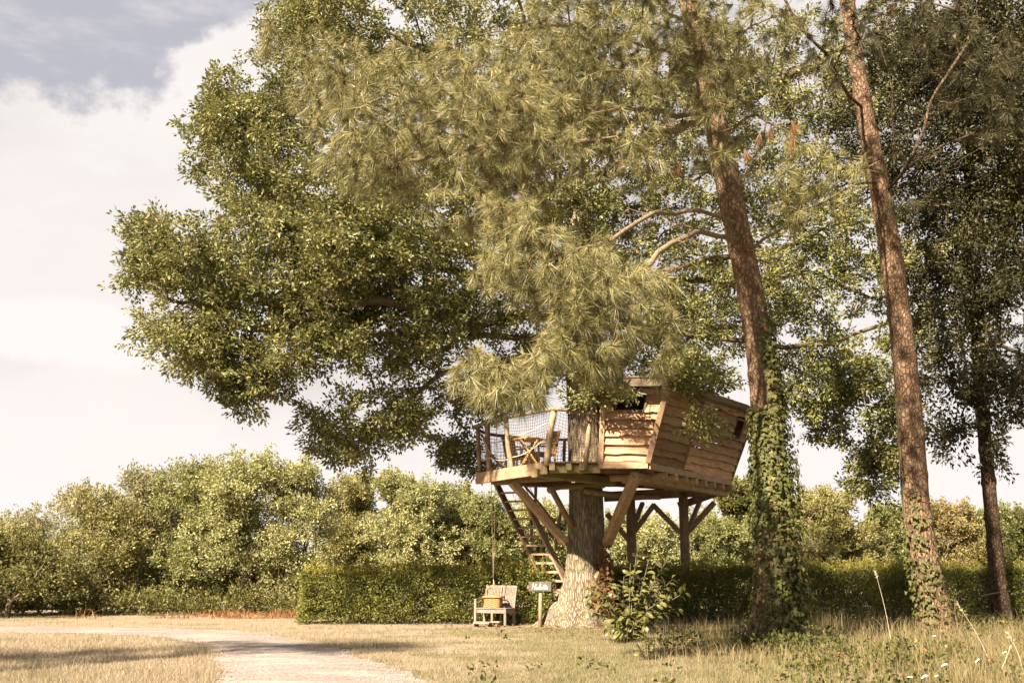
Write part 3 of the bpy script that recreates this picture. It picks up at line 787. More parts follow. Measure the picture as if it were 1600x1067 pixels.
# ------------------------------------------------------------------ clipped hedges
def hedge(x0, x1, Y0, Y1, H, label, taper=True):
    t = Thing('clipped_hedge', ((x0 + x1) / 2, (Y0 + Y1) / 2, 0), label, 'hedge', 'clipped hedges along the garden')
    L = x1 - x0
    # woody stems and twigs inside
    mb = MB()
    for k in range(int(L * 3.2)):
        bx = x0 + 0.25 + (L - 0.5) * rng.random(); by = (Y0 + Y1) / 2 + rng.normal(0, 0.12)
        for j in range(3):
            e = np.array((bx + rng.normal(0, .3), by + rng.normal(0, .25), H * (0.7 + 0.25 * rng.random())))
            mb.tube(spline([(bx, by, -0.05), (bx + rng.normal(0, .06), by, H * .35), e], 5), np.linspace(0.018, 0.006, 5), 4)
    t.part('stems', mb, M['stem'], smooth=True, kind='stuff')
    # dense foliage: face, top, ends; a little uneven as a clipped beech hedge is
    dens = 330
    def pts(n, fn): return fn(rng.random(n), rng.random(n), rng.random(n) ** 1.5)
    S = []
    nf = int(L * H * dens * 0.55); nt = int(L * (Y1 - Y0) * dens * 0.55); ne = int((Y1 - Y0) * H * dens)
    d = 0.30
    S.append((pts(nf, lambda a, b, c: np.stack([x0 + L * a, Y0 + d * c, 0.03 + (H - 0.03) * b], 1)), (0, -1, 0.25)))
    S.append((pts(int(nf * 0.6), lambda a, b, c: np.stack([x0 + L * a, Y1 - d * c, 0.03 + (H - 0.03) * b], 1)), (0, 1, 0.25)))
    S.append((pts(nt, lambda a, b, c: np.stack([x0 + L * a, Y0 + (Y1 - Y0) * b, H - d * c], 1)), (0, 0, 1)))
    S.append((pts(ne, lambda a, b, c: np.stack([x0 + d * c, Y0 + (Y1 - Y0) * a, 0.03 + (H - 0.03) * b], 1)), (-1, 0, 0.25)))
    S.append((pts(ne, lambda a, b, c: np.stack([x1 - d * c, Y0 + (Y1 - Y0) * a, 0.03 + (H - 0.03) * b], 1)), (1, 0, 0.25)))
    S.append((pts(int(L * 420), lambda a, b, c: np.stack([x0 + L * a, Y0 + (Y1 - Y0) * (0.25 + 0.5 * b), 0.1 + (H - 0.2) * c], 1)), (0, 0, 1)))
    Vs, Qs, o = [], [], 0
    for C, dr in S:
        wv = (np.stack([vnoise(C + k * 31, 1.6) for k in range(3)], 1) - 0.5) * np.array((0.2, 0.28, 0.24))
        C = C + wv * np.array((1, 1, 1.0)) * np.clip(C[:, 2:3] / 0.3, 0.2, 1)
        V, Q = spray(C, np.tile(dr, (len(C), 1)), 7, 0.10, 0.062, 0.9, 0.45, 0.6)
        V[:, 2] = np.maximum(V[:, 2], 0.01)
        Vs.append(V); Qs.append(Q + o); o += len(V)
    t.big('foliage', np.concatenate(Vs), np.concatenate(Qs), M['hedge_leaf'], kind='stuff')
    # fresh shoots growing out of the clipped top, coloured bright as if sunlit
    n = int(L * 150)
    C = np.stack([x0 + L * rng.random(n), Y0 + (Y1 - Y0) * rng.random(n), np.full(n, H) - 0.03], 1)
    C[:, 2] += (vnoise(C, 1.6) - 0.5) * 0.24
    hh = (0.06 + 0.32 * rng.random(n) ** 2.0) * (0.5 + 1.0 * vnoise(C + 8, 0.8))
    per = 12
    s = rng.random((n, per))
    lean = rng.normal(0, 0.22, (n, 1, 2))
    p = C[:, None] + np.concatenate([lean * (s * hh[:, None])[..., None], (s * hh[:, None])[..., None]], -1)
    p = p.reshape(-1, 3)
    ax_ = unit(np.concatenate([rng.normal(size=(n * per, 2)), 0.6 + rng.random((n * per, 1))], 1))
    nr = unit(rng.normal(size=(n * per, 3)) + (0, 0, 0.6))
    ln = 0.055 * (0.7 + 0.6 * rng.random(n * per))
    V, Q = leaf_quads(p, ax_, nr, ln, ln * 0.55)
    t.big('fresh_shoots', V, Q, M['hedge_shoot'], kind='stuff')
    return t
YH0, YH1, HH = 26.9, 28.1, 1.34
hedge(at(468, 960, YH0)[0], at(858, 960, YH0)[0], YH0, YH1, HH, 'clipped hedge behind the slatted bench, left of the oak trunk')
hedge(at(960, 960, YH0)[0], at(1690, 960, YH0)[0], YH0, YH1, HH, 'long shaded clipped hedge running behind the pine trunks, right of the oak')

# ------------------------------------------------------------------ the oak
OY = 26.2
def o_at(px, py): return at(px, py, OY)
ob = ground(908, 972); ob = np.array((at(913, 972, OY)[0], OY, 0.0))
oak = Thing('oak_tree', ob, 'huge spreading oak carrying the treehouse on its thick trunk', 'tree')
ax_pts = [(ob[0], OY, -0.15), (ob[0], OY, 0.35), tuple(o_at(915, 900)), tuple(o_at(916, 800)), tuple(o_at(912, 690)), tuple(o_at(908, 560)), tuple(o_at(904, 420)), tuple(o_at(905, 280)), tuple(o_at(915, 120)), tuple(o_at(930, -40))]
rd = [0.62, 0.56, 0.48, 0.435, 0.42, 0.43, 0.38, 0.30, 0.2, 0.12]
V, Q, OP, OR = trunk_mesh(ax_pts, rd, 230, 110, 0.045, 11, 1.3, 0, [(pi, 0.80, 0.42), (pi * 1.28, 0.36, 0.38), (pi * 1.55, 0.30, 0.35), (pi * 1.85, 0.34, 0.35), (0.1, 0.35, 0.4), (pi * 0.5, 0.3, 0.4), (pi * 0.75, 0.3, 0.4)])
oak.big('trunk', V, Q, M['oak_bark'], smooth=True)
sk = Skeleton()
sk.limb(ax_pts[4:], drawn=False, n=30)
limbs = [
 [(905, 520, 26.2), (840, 530, 25.6), (700, 522, 24.6), (600, 525, 24.0), (500, 560, 23.6), (420, 560, 23.5)],
 [(905, 500, 26.2), (830, 492, 25.6), (740, 505, 24.6), (640, 478, 24.0), (560, 470, 23.6), (470, 505, 23.4), (370, 512, 23.4), (300, 470, 23.5)],
 [(905, 470, 26.2), (800, 430, 25.5), (690, 420, 24.8), (560, 380, 24.4), (420, 350, 24.2), (300, 370, 24.3)],
 [(905, 420, 26.2), (800, 340, 25.5), (680, 260, 25.0), (520, 220, 24.8), (400, 210, 25.0), (345, 170, 25.2)],
 [(905, 540, 26.2), (800, 560, 25.2), (720, 570, 24.8), (660, 610, 24.8), (600, 640, 25.0), (540, 670, 25.2)],
 [(905, 545, 26.2), (820, 575, 26.6), (740, 600, 27.2), (712, 650, 27.6)],
 [(905, 330, 26.2), (820, 200, 25.8), (700, 90, 25.6), (560, 40, 25.8)],
 [(905, 260, 26.2), (960, 120, 26.4), (1050, 20, 26.6)],
 [(908, 300, 26.2), (1020, 220, 26.6), (1150, 160, 27.0), (1280, 100, 27.2)],
 [(905, 515, 26.2), (1000, 510, 26.3), (1090, 525, 26.4), (1190, 540, 26.5), (1300, 535, 26.6), (1400, 503, 26.8), (1480, 500, 27.0)],
 [(905, 470, 26.2), (1050, 520, 25.6), (1130, 545, 25.5), (1230, 560, 26.0), (1330, 620, 26.6), (1370, 700, 27.0)],
 [(905, 440, 26.2), (1020, 430, 26.4), (1130, 400, 26.6), (1210, 395, 26.8), (1300, 350, 27.0), (1390, 285, 27.2)],
 [(905, 450, 26.2), (1060, 440, 26.8), (1190, 440, 27.2), (1270, 430, 27.3), (1340, 460, 27.4), (1400, 465, 27.4)],
 [(905, 380, 26.2), (980, 330, 28), (1040, 300, 30), (1100, 280, 32)],
 [(905, 400, 26.2), (860, 330, 28.5), (820, 280, 31)],
 [(905, 420, 26.2), (900, 380, 24.5), (880, 330, 22.8), (850, 300, 21.5)],
 [(905, 520, 26.2), (970, 560, 25.0), (1040, 590, 24.0), (1100, 630, 23.2)],
]
for L in limbs: sk.limb([at(*p) for p in L], r0=0.10, r1=0.03)
blobs = [
 (770, 490, 25.0, 90, 55, 1.6, 80), (640, 500, 24.2, 110, 55, 1.8, 80), (520, 500, 24.0, 80, 50, 1.6, 50), (420, 470, 24.0, 60, 60, 1.6, 44), (860, 545, 25.4, 50, 40, 1.0, 36), (800, 590, 26.4, 50, 40, 1.2, 36),
 (900, 380, 24.4, 70, 150, .8, 90), (640, 310, 24.2, 250, 170, 4.0, 430), (470, 400, 24.2, 160, 130, 3.2, 300), (560, 420, 23.8, 150, 80, 3.0, 150),
 (359, 170, 25.2, 38, 66, 1.6, 56), (400, 250, 24.8, 85, 95, 2.4, 150), (455, 170, 25.2, 70, 70, 2.4, 90),
 (304, 245, 25.0, 22, 45, 1.0, 14), (314, 420, 24.2, 95, 75, 2.4, 150), (242, 372, 24.4, 36, 55, 1.3, 36), (229, 430, 24.2, 30, 40, 1.2, 26),
 (314, 520, 23.8, 85, 60, 2.2, 110), (359, 575, 23.8, 70, 50, 1.8, 74), (405, 585, 23.6, 50, 42, 1.4, 40), (470, 545, 23.6, 70, 45, 1.8, 50),
 (385, 625, 23.8, 26, 18, 0.8, 10), (364, 610, 23.9, 20, 26, 0.8, 9), (560, 545, 23.8, 90, 38, 1.8, 30), (660, 550, 24.4, 80, 40, 1.8, 20),
 (590, 650, 25.0, 75, 45, 1.6, 64), (520, 685, 25.2, 45, 32, 1.2, 30), (560, 705, 25.2, 26, 30, 1.0, 16), (640, 655, 25.0, 36, 40, 1.2, 22), (490, 655, 25.2, 28, 18, 0.9, 10), (655, 600, 24.8, 45, 35, 1.4, 20),
 (712, 690, 27.6, 32, 40, 1.1, 36), (728, 640, 27.2, 26, 40, 1.2, 24), (760, 610, 26.6, 45, 50, 1.6, 40), (745, 725, 27.8, 20, 18, 0.8, 8),
 (520, 70, 26.0, 100, 90, 2.8, 150), (640, 60, 26.0, 160, 120, 3.6, 200), (800, 120, 26.0, 150, 150, 4.0, 170),
 (470, 30, 26.2, 40, 30, 1.4, 26),
 (960, 300, 27.0, 190, 240, 4.2, 330), (1000, 80, 27.0, 220, 140, 4.5, 200), (1180, 180, 27.4, 170, 160, 4.0, 200),
 (1040, 530, 26.6, 100, 70, 2.4, 100), (1150, 450, 26.8, 130, 90, 3.0, 130), (1290, 430, 27.2, 120, 100, 3.0, 130), (1250, 330, 27.4, 120, 90, 3.0, 90),
 (1300, 560, 26.6, 90, 70, 2.2, 90), (1320, 650, 26.8, 62, 50, 1.8, 62), (1290, 610, 26.6, 45, 45, 1.4, 30), (1370, 715, 27.0, 34, 40, 1.2, 34), (1345, 760, 27.0, 28, 14, 0.8, 10), (1385, 660, 27.0, 30, 60, 1.2, 22),
 (1430, 400, 27.4, 70, 80, 2.2, 60), (1440, 520, 27.2, 50, 60, 1.6, 36),
 (1225, 610, 26.4, 26, 40, 1.0, 12),
 (960, 340, 31.0, 300, 240, 3.5, 260), (640, 330, 29.5, 260, 200, 3.0, 200), (1500, 60, 30.0, 200, 130, 3.0, 110), (1330, 150, 30, 150, 150, 3, 110),
 # leafy lower boughs hanging over the roof and the window of the treehouse
 (1020, 575, 23.6, 66, 28, 0.8, 46), (1075, 580, 23.2, 50, 26, 0.7, 36), (980, 618, 22.7, 30, 6, 0.3, 8), (1092, 658, 22.6, 16, 14, 0.2, 5), (1112, 672, 22.6, 8, 12, 0.2, 2), (1105, 575, 23.6, 36, 14, 0.6, 12), (935, 612, 22.9, 28, 14, 0.4, 11), (905, 625, 23.0, 16, 10, 0.4, 5),
]
blobs += [(1000, 566, 23.4, 54, 22, .6, 34), (1070, 592, 23.0, 44, 14, .5, 22), (950, 590, 23.0, 34, 16, .5, 16), (1120, 600, 24.2, 30, 12, .5, 10)]
P = blob_points(blobs, 1.5, 0.42, 0.38, 0.95); P = P[vnoise(P, 2.1) > 0.30]
P = thin(P, 0.235)
print('oak clusters', len(P))
sk.grow(P, 0.5, -0.03, 0.7, 0.10)
C0 = sk.pos[sk.tips]
cen_ = np.array((0.5, 25.5, 9.5)); far = np.linalg.norm((C0 - cen_) * (1, .6, 1), axis=1)
cand = np.argsort(-far * (0.7 + 0.6 * rng.random(len(far))))[:700]
shoots = []
for k in cand:
    d = unit(unit(C0[k] - cen_) + rng.normal(0, .5, 3) + (0, 0, .25))
    for m_ in (0.28, 0.5, 0.7)[:int(rng.integers(1, 4))]: shoots.append(C0[k] + d * m_ + rng.normal(0, .04, 3))
n_big = len(sk.tips)
sk.grow(np.array(shoots), 0.3, 0.0, 0.8, 0.05)
V, Q = sk.build(0.0062, 0.52, 0.24)
oak.big('branches', V, Q, M['limb_bark'], smooth=True)
C = sk.pos[sk.tips]; D = sk.tip_dirs()
V, Q = spray(C[:n_big], D[:n_big] * np.array((1, 1, 0.7)) + np.array((0, 0, 0.1)), 64, 0.29, 0.112, 0.6, 0.5, 0.5, 0.75, 0.68)
V2, Q2 = spray(C[n_big:], D[n_big:], 24, 0.17, 0.105, 0.8, 0.4, 0.5, 1.0, 0.7)
V, Q = np.concatenate([V, V2]), np.concatenate([Q, Q2 + len(V)])
oak.big('crown', V, Q, M['oak_leaf'], kind='stuff')

# ------------------------------------------------------------------ pines
def needles(C, A, per, ln, wd, amin, amax, droop, back=0.12, cut=None):
    """needle tufts: per needles fanning from the shoot end C along axis A"""
    n = len(C)
    Am = np.repeat(unit(A), per, 0)
    r = rng.normal(size=(n * per, 3)); r = unit(r - Am * (r * Am).sum(1, keepdims=True))
    th = (amin + (amax - amin) * rng.random((n * per, 1)) ** 0.8)
    d = Am * np.cos(th) + r * np.sin(th)
    d[:, 2] -= droop * rng.random(n * per)
    d = unit(d)
    p = np.repeat(C, per, 0) - Am * back * rng.random((n * per, 1))
    l = np.repeat(ln * (0.8 + 0.4 * rng.random(n)), per)[:, None] * (0.75 + 0.4 * rng.random((n * per, 1)))
    s = unit(np.cross(d, rng.normal(size=d.shape))) * wd / 2
    V = np.stack([p - s, p + s, p + d * l + np.array((0, 0, -1)) * l * 0.18], 1)
    return V.reshape(-1, 3), np.arange(3 * n * per).reshape(-1, 3)
def pine_crown(t, sk, blobs, mat, density, dmin, per, ln, wd, candles=0.0, bare=None, twig=0.0045, gap=0.30, wood='twig'):
    P = blob_points(blobs, density, 0.45, gap, 1.0); P = thin(P, dmin)
    print('pine tufts', len(P))
    sk.grow(P, 0.3, 0.10, 0.9, 0.13)
    if bare is not None:
        sk.grow(blob_points(bare, 1.0, 0.4), 0.22, 0.16, 0.5, 0.3, mark=False)
    V, Q = sk.build(twig, 0.46, 0.10, sides=4)
    t.big('branches', V, Q, M[wood], smooth=True)
    C = sk.pos[sk.tips]; D = sk.tip_dirs()
    A = unit(D * np.array((1, 1, 0.6)) + rng.normal(size=D.shape) * 0.35 + (0, 0, 0.25))
    V, T = needles(C, A, per, ln * (0.72 + 0.55 * rng.random(len(C))), wd, 0.08, 1.35, 1.15)
    t.big('crown', V, T, mat, kind='stuff')
    if candles:
        k = rng.random(len(C)) < candles
        V, T = needles(C[k], unit(A[k] * 0.35 + (0, 0, 1)), 40, ln * 0.60, wd * 1.1, 0.0, 0.34, 0.0, 0.02)
        t.big('new_shoots', V, T, M['candle'], kind='stuff')
    return C
def dead_tufts(t, spots):
    for (px, py, Y) in spots:
        c = at(px, py, Y)
        V, T = needles(np.array([c, c - (0.03, 0, 0.05)]), np.array([(rng.normal(0, .4), rng.normal(0, .3), -.8), (rng.normal(0, .4), 0, -1.0)]), 60, 0.20, 0.009, 0.1, 0.7, 0.5, 0.1)
        t.big('dead_needle_bunch', V, T, M['dead_needle'])

PY = 17.9
pb = ground(1207, 1014); PY = pb[1]
pine1 = Thing('pine_tree', pb, 'leaning red barked pine with ivy climbing its trunk, right of the treehouse', 'tree', 'pines in the right half')
px1 = [(1206, 1040, 42), (1206, 1005, 39), (1209, 960, 33), (1211, 900, 29), (1208, 800, 26), (1202, 700, 23.5), (1193, 600, 22), (1180, 500, 20.5), (1161, 400, 19.5), (1140, 300, 18.8), (1120, 200, 17.5), (1100, 110, 16), (1080, 20, 14), (1057, -90, 11)]
axp = [at(x, y, PY) for x, y, r in px1]; rr = [r / ppm(at(x, y, PY)) for x, y, r in px1]
V, Q, P1, R1 = trunk_mesh(axp, rr, 240, 64, 0.030, 6, 2.6, 0.02, [(pi * 1.1, 0.16, 0.3), (pi * 1.6, 0.14, 0.3), (0.1, 0.18, 0.3)], 3)
pine1.big('trunk', V, Q, M['pine_bark'], smooth=True)
sk = Skeleton(); sk.limb(axp[8:], drawn=False, n=24)
for L in [
 [(1150, 348, PY), (1110, 335, 17.2), (1070, 332, 16.6), (1000, 345, 15.9), (930, 380, 15.3), (860, 400, 14.9)],
 [(1155, 375, PY), (1100, 365, 17.0), (1040, 390, 16.2), (980, 440, 15.4), (900, 500, 14.8), (820, 570, 14.6), (770, 600, 14.6)],
 [(1112, 180, PY), (1000, 172, 17.3), (900, 170, 16.9), (780, 172, 16.6), (640, 160, 16.4), (540, 120, 16.6), (460, 80, 16.8)],
 [(1110, 190, PY), (980, 215, 16.8), (860, 220, 16.2), (740, 230, 15.9), (620, 250, 15.8)],
 [(1095, 100, PY), (980, 60, 17.4), (860, 40, 16.9), (740, 60, 16.6), (620, 100, 16.6)],
 [(1085, 50, PY), (1000, -20, 17.2), (900, -40, 16.8)],
 [(1120, 210, PY), (1170, 180, 17.2), (1210, 200, 16.8), (1250, 220, 16.6)],
 [(1100, 120, PY), (1160, 50, 17.4), (1230, 20, 17.2)],
 [(1165, 400, PY), (1230, 350, 17.6), (1290, 310, 17.4), (1350, 280, 17.2)],
 [(1155, 370, PY), (1130, 340, 18.8), (1110, 310, 19.6)],
]: sk.limb([at(*p) for p in L], r0=0.034, r1=0.010)
blobs = [
 (425, 60, 16.9, 14, 34, 0.5, 12), (455, 90, 16.8, 40, 55, 1.2, 46), (525, 140, 16.6, 70, 90, 1.7, 120), (620, 200, 16.4, 100, 115, 2.0, 190), (740, 190, 16.2, 110, 130, 2.0, 220),
 (860, 120, 16.6, 120, 110, 2.0, 180), (830, 240, 16.0, 110, 90, 1.8, 120), (960, 130, 16.6, 110, 110, 2.0, 130), (560, 250, 16.2, 60, 50, 1.2, 44), (740, 320, 16.0, 80, 40, 1.2, 44), (960, 20, 17.0, 180, 60, 2.2, 120), (1000, 250, 16.4, 70, 60, 1.2, 24),
 (1090, 110, 16.6, 70, 90, 1.4, 54), (1170, 70, 17.0, 80, 70, 1.6, 44), (1150, 200, 16.8, 50, 40, 1.0, 14), (1230, 250, 16.6, 60, 60, 1.0, 22), (1110, 220, 16.8, 40, 50, 0.8, 18),
 (880, -130, 15.0, 200, 70, 1.8, 150), (1120, -150, 15.6, 170, 90, 2.0, 130), (640, -110, 15.6, 120, 50, 1.5, 50), (1092, 70, 16.3, 55, 90, .9, 64), (1120, 165, 16.4, 40, 50, .7, 26), (980, -60, 15.4, 160, 50, 1.6, 90), (905, 530, 14.9, 60, 60, .8, 40), (915, 590, 14.8, 60, 30, .6, 34), (840, 622, 14.6, 70, 20, .6, 30), (800, 350, 14.9, 60, 45, 1.0, 44), (860, 400, 14.9, 110, 60, 1.2, 110), (780, 415, 14.8, 50, 40, 0.9, 36), (940, 450, 14.9, 90, 60, 1.2, 90), (880, 480, 14.7, 90, 50, 1.0, 70), (1010, 440, 15.4, 50, 60, 0.9, 22),
 (950, 540, 14.9, 70, 45, 0.9, 54), (830, 560, 14.6, 85, 45, 1.0, 74), (745, 580, 14.5, 42, 40, 0.7, 32), (860, 600, 14.6, 100, 32, 0.9, 66), (780, 620, 14.5, 55, 26, 0.7, 32), (960, 590, 14.8, 40, 26, 0.6, 15), (1045, 520, 15.2, 22, 50, 0.5, 10), (1030, 580, 15.0, 26, 26, 0.5, 9),
 (1300, 280, 17.2, 60, 40, 0.9, 18), (1235, 320, 17.2, 40, 36, 0.8, 12),
]
bare = [(1010, 300, 16.0, 90, 90, 1.0, 90), (1060, 380, 16.0, 50, 70, 0.8, 50), (960, 400, 15.4, 70, 50, 0.8, 40), (1080, 200, 17, 60, 90, 1.0, 30), (1000, 470, 15.2, 60, 60, 0.6, 30)]
pine_crown(pine1, sk, blobs, M['needle'], 1.25, 0.21, 78, 0.26, 0.0080, 0.36, bare, gap=0.44)
dead_tufts(pine1, [(804, 145, 15.6), (1240, 195, 16.0), (1168, 240, 16.2), (1186, 215, 16.2), (1060, 260, 15.8), (1205, 205, 16.3), (1238, 222, 15.9)])

p2b = ground(1462, 1000); P2Y = p2b[1]
pine2 = Thing('pine_tree', p2b, 'middle pine, brown trunk leaning left with ivy only round its foot', 'tree', 'pines in the right half')
px2 = [(1474, 1030, 34), (1467, 1000, 29), (1458, 940, 23), (1446, 880, 20.5), (1433, 800, 19.5), (1425, 700, 19), (1417, 600, 18.3), (1406, 500, 17), (1392, 400, 16), (1376, 300, 15), (1360, 220, 13.5), (1340, 110, 11.5), (1324, 0, 10), (1310, -90, 8)]
axp = [at(x, y, P2Y) for x, y, r in px2]; rr = [r / ppm(at(x, y, P2Y)) for x, y, r in px2]
V, Q, P2, R2 = trunk_mesh(axp, rr, 240, 56, 0.026, 6, 2.6, 0.024, [(pi * 1.1, 0.12, 0.3), (pi * 1.7, 0.14, 0.3), (0.2, 0.2, 0.3)], 13)
pine2.big('trunk', V, Q, M['pine_bark_b'], smooth=True)
sk = Skeleton(); sk.limb(axp[8:], drawn=False, n=24)
for L in [
 [(1380, 290, P2Y), (1395, 200, P2Y - .3), (1385, 110, P2Y - .5), (1372, 20, P2Y - .6)],
 [(1387, 296, P2Y), (1420, 260, 18.8), (1450, 180, 18.4), (1490, 100, 18.2), (1560, 20, 18)],
 [(1388, 290, P2Y), (1470, 230, 19.5), (1550, 200, 19.4), (1620, 190, 19.3)],
 [(1365, 250, P2Y), (1300, 250, 18.8), (1250, 230, 18.4)],
 [(1350, 170, P2Y), (1290, 90, 18.8), (1250, 40, 18.6), (1215, -20, 18.5)],
 [(1372, 285, P2Y), (1310, 290, 19), (1290, 300, 18.8)],
]: sk.limb([at(*p) for p in L], r0=0.026, r1=0.008)
blobs = [(1250, -140, 17.4, 160, 90, 2.0, 110), (1450, -140, 17.6, 140, 90, 2.0, 90), (1290, 100, 18.6, 60, 70, 1.0, 24), (1420, 40, 18.6, 90, 60, 1.4, 50), (1510, 90, 18.6, 70, 70, 1.4, 46), (1560, 180, 19.2, 60, 50, 1.2, 36), (1250, 40, 18.6, 50, 50, 1.0, 18), (1540, 120, 18.8, 60, 50, 1.2, 30), (1410, 330, 18.6, 24, 22, 0.5, 7), (1330, 20, 18.6, 60, 40, 1.2, 26)]
bare = [(1450, 180, 18.8, 110, 110, 1.2, 50), (1300, 160, 18.6, 60, 110, 1.0, 30), (1500, 280, 19.2, 90, 60, 1.0, 30)]
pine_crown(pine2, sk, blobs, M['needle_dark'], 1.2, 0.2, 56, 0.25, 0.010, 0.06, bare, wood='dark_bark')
dead_tufts(pine2, [(1394, 14, 18.2)])

p3b = ground(1566, 968); P3Y = 26.3; p3b = np.array((at(1566, 968, P3Y)[0], P3Y, 0))
pine3 = Thing('pine_tree', p3b, 'thin dark pine near the right edge, in front of the hedge', 'tree', 'pines in the right half')
px3 = [(1570, 985, 19), (1567, 965, 18), (1558, 900, 14), (1549, 800, 12), (1540, 700, 11.5), (1531, 580, 11), (1524, 460, 10.5), (1518, 330, 9.5), (1511, 200, 8), (1505, 80, 7), (1500, -60, 5)]
axp = [at(x, y, P3Y) for x, y, r in px3]; rr = [0.86 * r / ppm(at(x, y, P3Y)) for x, y, r in px3]
V, Q, P3, R3 = trunk_mesh(axp, rr, 180, 40, 0.03, 5, 2.4, 0.035, [(pi, 0.1, 0.3), (0.3, 0.14, 0.3)], 23)
pine3.big('trunk', V, Q, M['dark_bark'], smooth=True)
sk = Skeleton(); sk.limb(axp[4:], drawn=False, n=24)
for L in [
 [(1535, 620, P3Y), (1570, 590, 25.8), (1610, 560, 25.4), (1650, 540, 25)],
 [(1525, 470, P3Y), (1560, 420, 26), (1600, 330, 25.8), (1640, 280, 25.8)],
 [(1520, 380, P3Y), (1470, 330, 26.3), (1430, 320, 26)],
 [(1512, 220, P3Y), (1560, 160, 26), (1610, 120, 25.8)],
 [(1508, 120, P3Y), (1460, 60, 26), (1420, 30, 25.8)],
]: sk.limb([at(*p) for p in L], r0=0.05, r1=0.018)
blobs = [(1590, 560, 25.4, 50, 50, 1.4, 50), (1600, 640, 25.4, 24, 14, 0.6, 6), (1570, 660, 25.6, 14, 8, 0.3, 3), (1580, 330, 25.8, 60, 80, 1.6, 60), (1560, 150, 26, 90, 110, 2.0, 110), (1460, 60, 26, 80, 70, 1.6, 60), (1450, 330, 26.2, 40, 40, 1.0, 22), (1510, 30, 26, 100, 60, 2, 70)]
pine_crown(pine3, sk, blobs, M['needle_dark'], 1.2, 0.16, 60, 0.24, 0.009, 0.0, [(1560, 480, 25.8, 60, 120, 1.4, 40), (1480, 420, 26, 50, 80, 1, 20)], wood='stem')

# dense broadleaf tree whose trunk stands just beyond the right edge
by = 25.0; bb = np.array((at(1700, 960, by)[0], by, 0))
broad_t = Thing('broadleaf_tree', bb, 'dense dark broadleaf tree filling the upper right corner behind the pines', 'tree')
axp = [bb - (0, 0, .1), bb + (0, 0, 2.5), bb + (-.1, 0, 6), bb + (-.2, .1, 11), bb + (-.3, .1, 16)]
V, Q, _, _ = trunk_mesh(axp, [.36, .3, .26, .2, .08], 90, 40, 0.03, 9, 1.5)
broad_t.big('trunk', V, Q, M['dark_bark'], smooth=True)
sk = Skeleton(); sk.limb(axp[1:], drawn=False, n=24)
for L in [
 [(1690, 600, by), (1620, 560, by), (1540, 540, by + .3), (1480, 560, by + .6)],
 [(1690, 450, by), (1600, 400, by + .2), (1500, 380, by + .5), (1420, 400, by + 1)],
 [(1690, 300, by), (1590, 230, by), (1480, 180, by + .3), (1380, 150, by + .8)],
 [(1690, 150, by), (1600, 60, by), (1500, 20, by), (1400, 0, by + .5)],
 [(1690, 650, by), (1620, 680, by + .5), (1580, 640, by + 1)],
]: sk.limb([at(*p) for p in L], r0=0.08, r1=0.02)
blobs = [(1560, 120, by, 130, 140, 2.6, 230), (1450, 90, by + .6, 120, 110, 2.4, 170), (1600, 330, by, 90, 130, 2.2, 140), (1520, 300, by + .6, 80, 90, 2.0, 90), (1560, 460, by + .6, 80, 90, 2.0, 100), (1480, 430, by + 1, 60, 90, 1.6, 66), (1500, 580, by + .8, 60, 70, 1.6, 66), (1480, 670, by + .9, 30, 40, 1.0, 24), (1590, 620, by + .4, 50, 70, 1.6, 50), (1560, 700, by + .8, 20, 24, 0.8, 8), (1380, 200, by + 1.2, 80, 120, 2.0, 70), (1600, 40, by, 90, 80, 2.4, 100), (1720, 300, by, 120, 300, 2.6, 160), (1460, 250, by + 1, 90, 110, 2, 90), (1560, 240, by, 90, 90, 2, 90)]
P = thin(blob_points(blobs, 1.3, 0.45, 0.36, 0.9), 0.2)
print('broadleaf clusters', len(P))
sk.grow(P, 0.5, 0.0, 0.7, 0.1)
V, Q = sk.build(0.006, 0.5, 0.14)
broad_t.big('branches', V, Q, M['limb_bark'], smooth=True)
V, Q = spray(sk.pos[sk.tips], sk.tip_dirs() + (0, 0, .1), 60, 0.32, 0.11, 0.6, 0.5, 0.52, 1.0, 0.65)
broad_t.big('crown', V, Q, M['dark_leaf'], kind='stuff')

# a tall tree beside the drive, behind where the photographer stands: the shade across the path is its shadow
sb_ = np.array((-13.0, 8.3, 0))
shade_t = Thing('broadleaf_tree', sb_, 'tall loose crowned tree whose shade falls in bands across the gravel path', 'tree')
axp = [sb_ - (0, 0, .1), sb_ + (0, 0, 4), sb_ + (.1, 0, 9), sb_ + (0, .1, 12)]
V, Q, _, _ = trunk_mesh(axp, [.3, .24, .18, .06], 60, 24, 0.03, 9, 1.5)
shade_t.big('trunk', V, Q, M['dark_bark'], smooth=True)
sk = Skeleton(); sk.limb(axp[1:], drawn=False, n=24)
P = np.concatenate([sb_ + np.array(c) + unit(rng.normal(size=(n, 3))) * rng.random((n, 1)) ** .4 * np.array(r) for c, r, n in [((-1.5, 0, 10.0), (2.0, 1.2, .6), 50), ((1.2, .5, 11.2), (2.2, 1.2, .5), 50), ((0, 0, 12.2), (2.2, 1.2, .5), 26)]])
sk.grow(P, 0.5, 0.0, 0.7, 0.1)
V, Q = sk.build(0.008, 0.5, 0.12)
shade_t.big('branches', V, Q, M['limb_bark'], smooth=True)
V, Q = spray(sk.pos[sk.tips], sk.tip_dirs() + (0, 0, .1), 40, 0.40, 0.14, 0.6, 0.5, 0.6)
shade_t.big('crown', V, Q, M['oak_leaf'], kind='stuff')

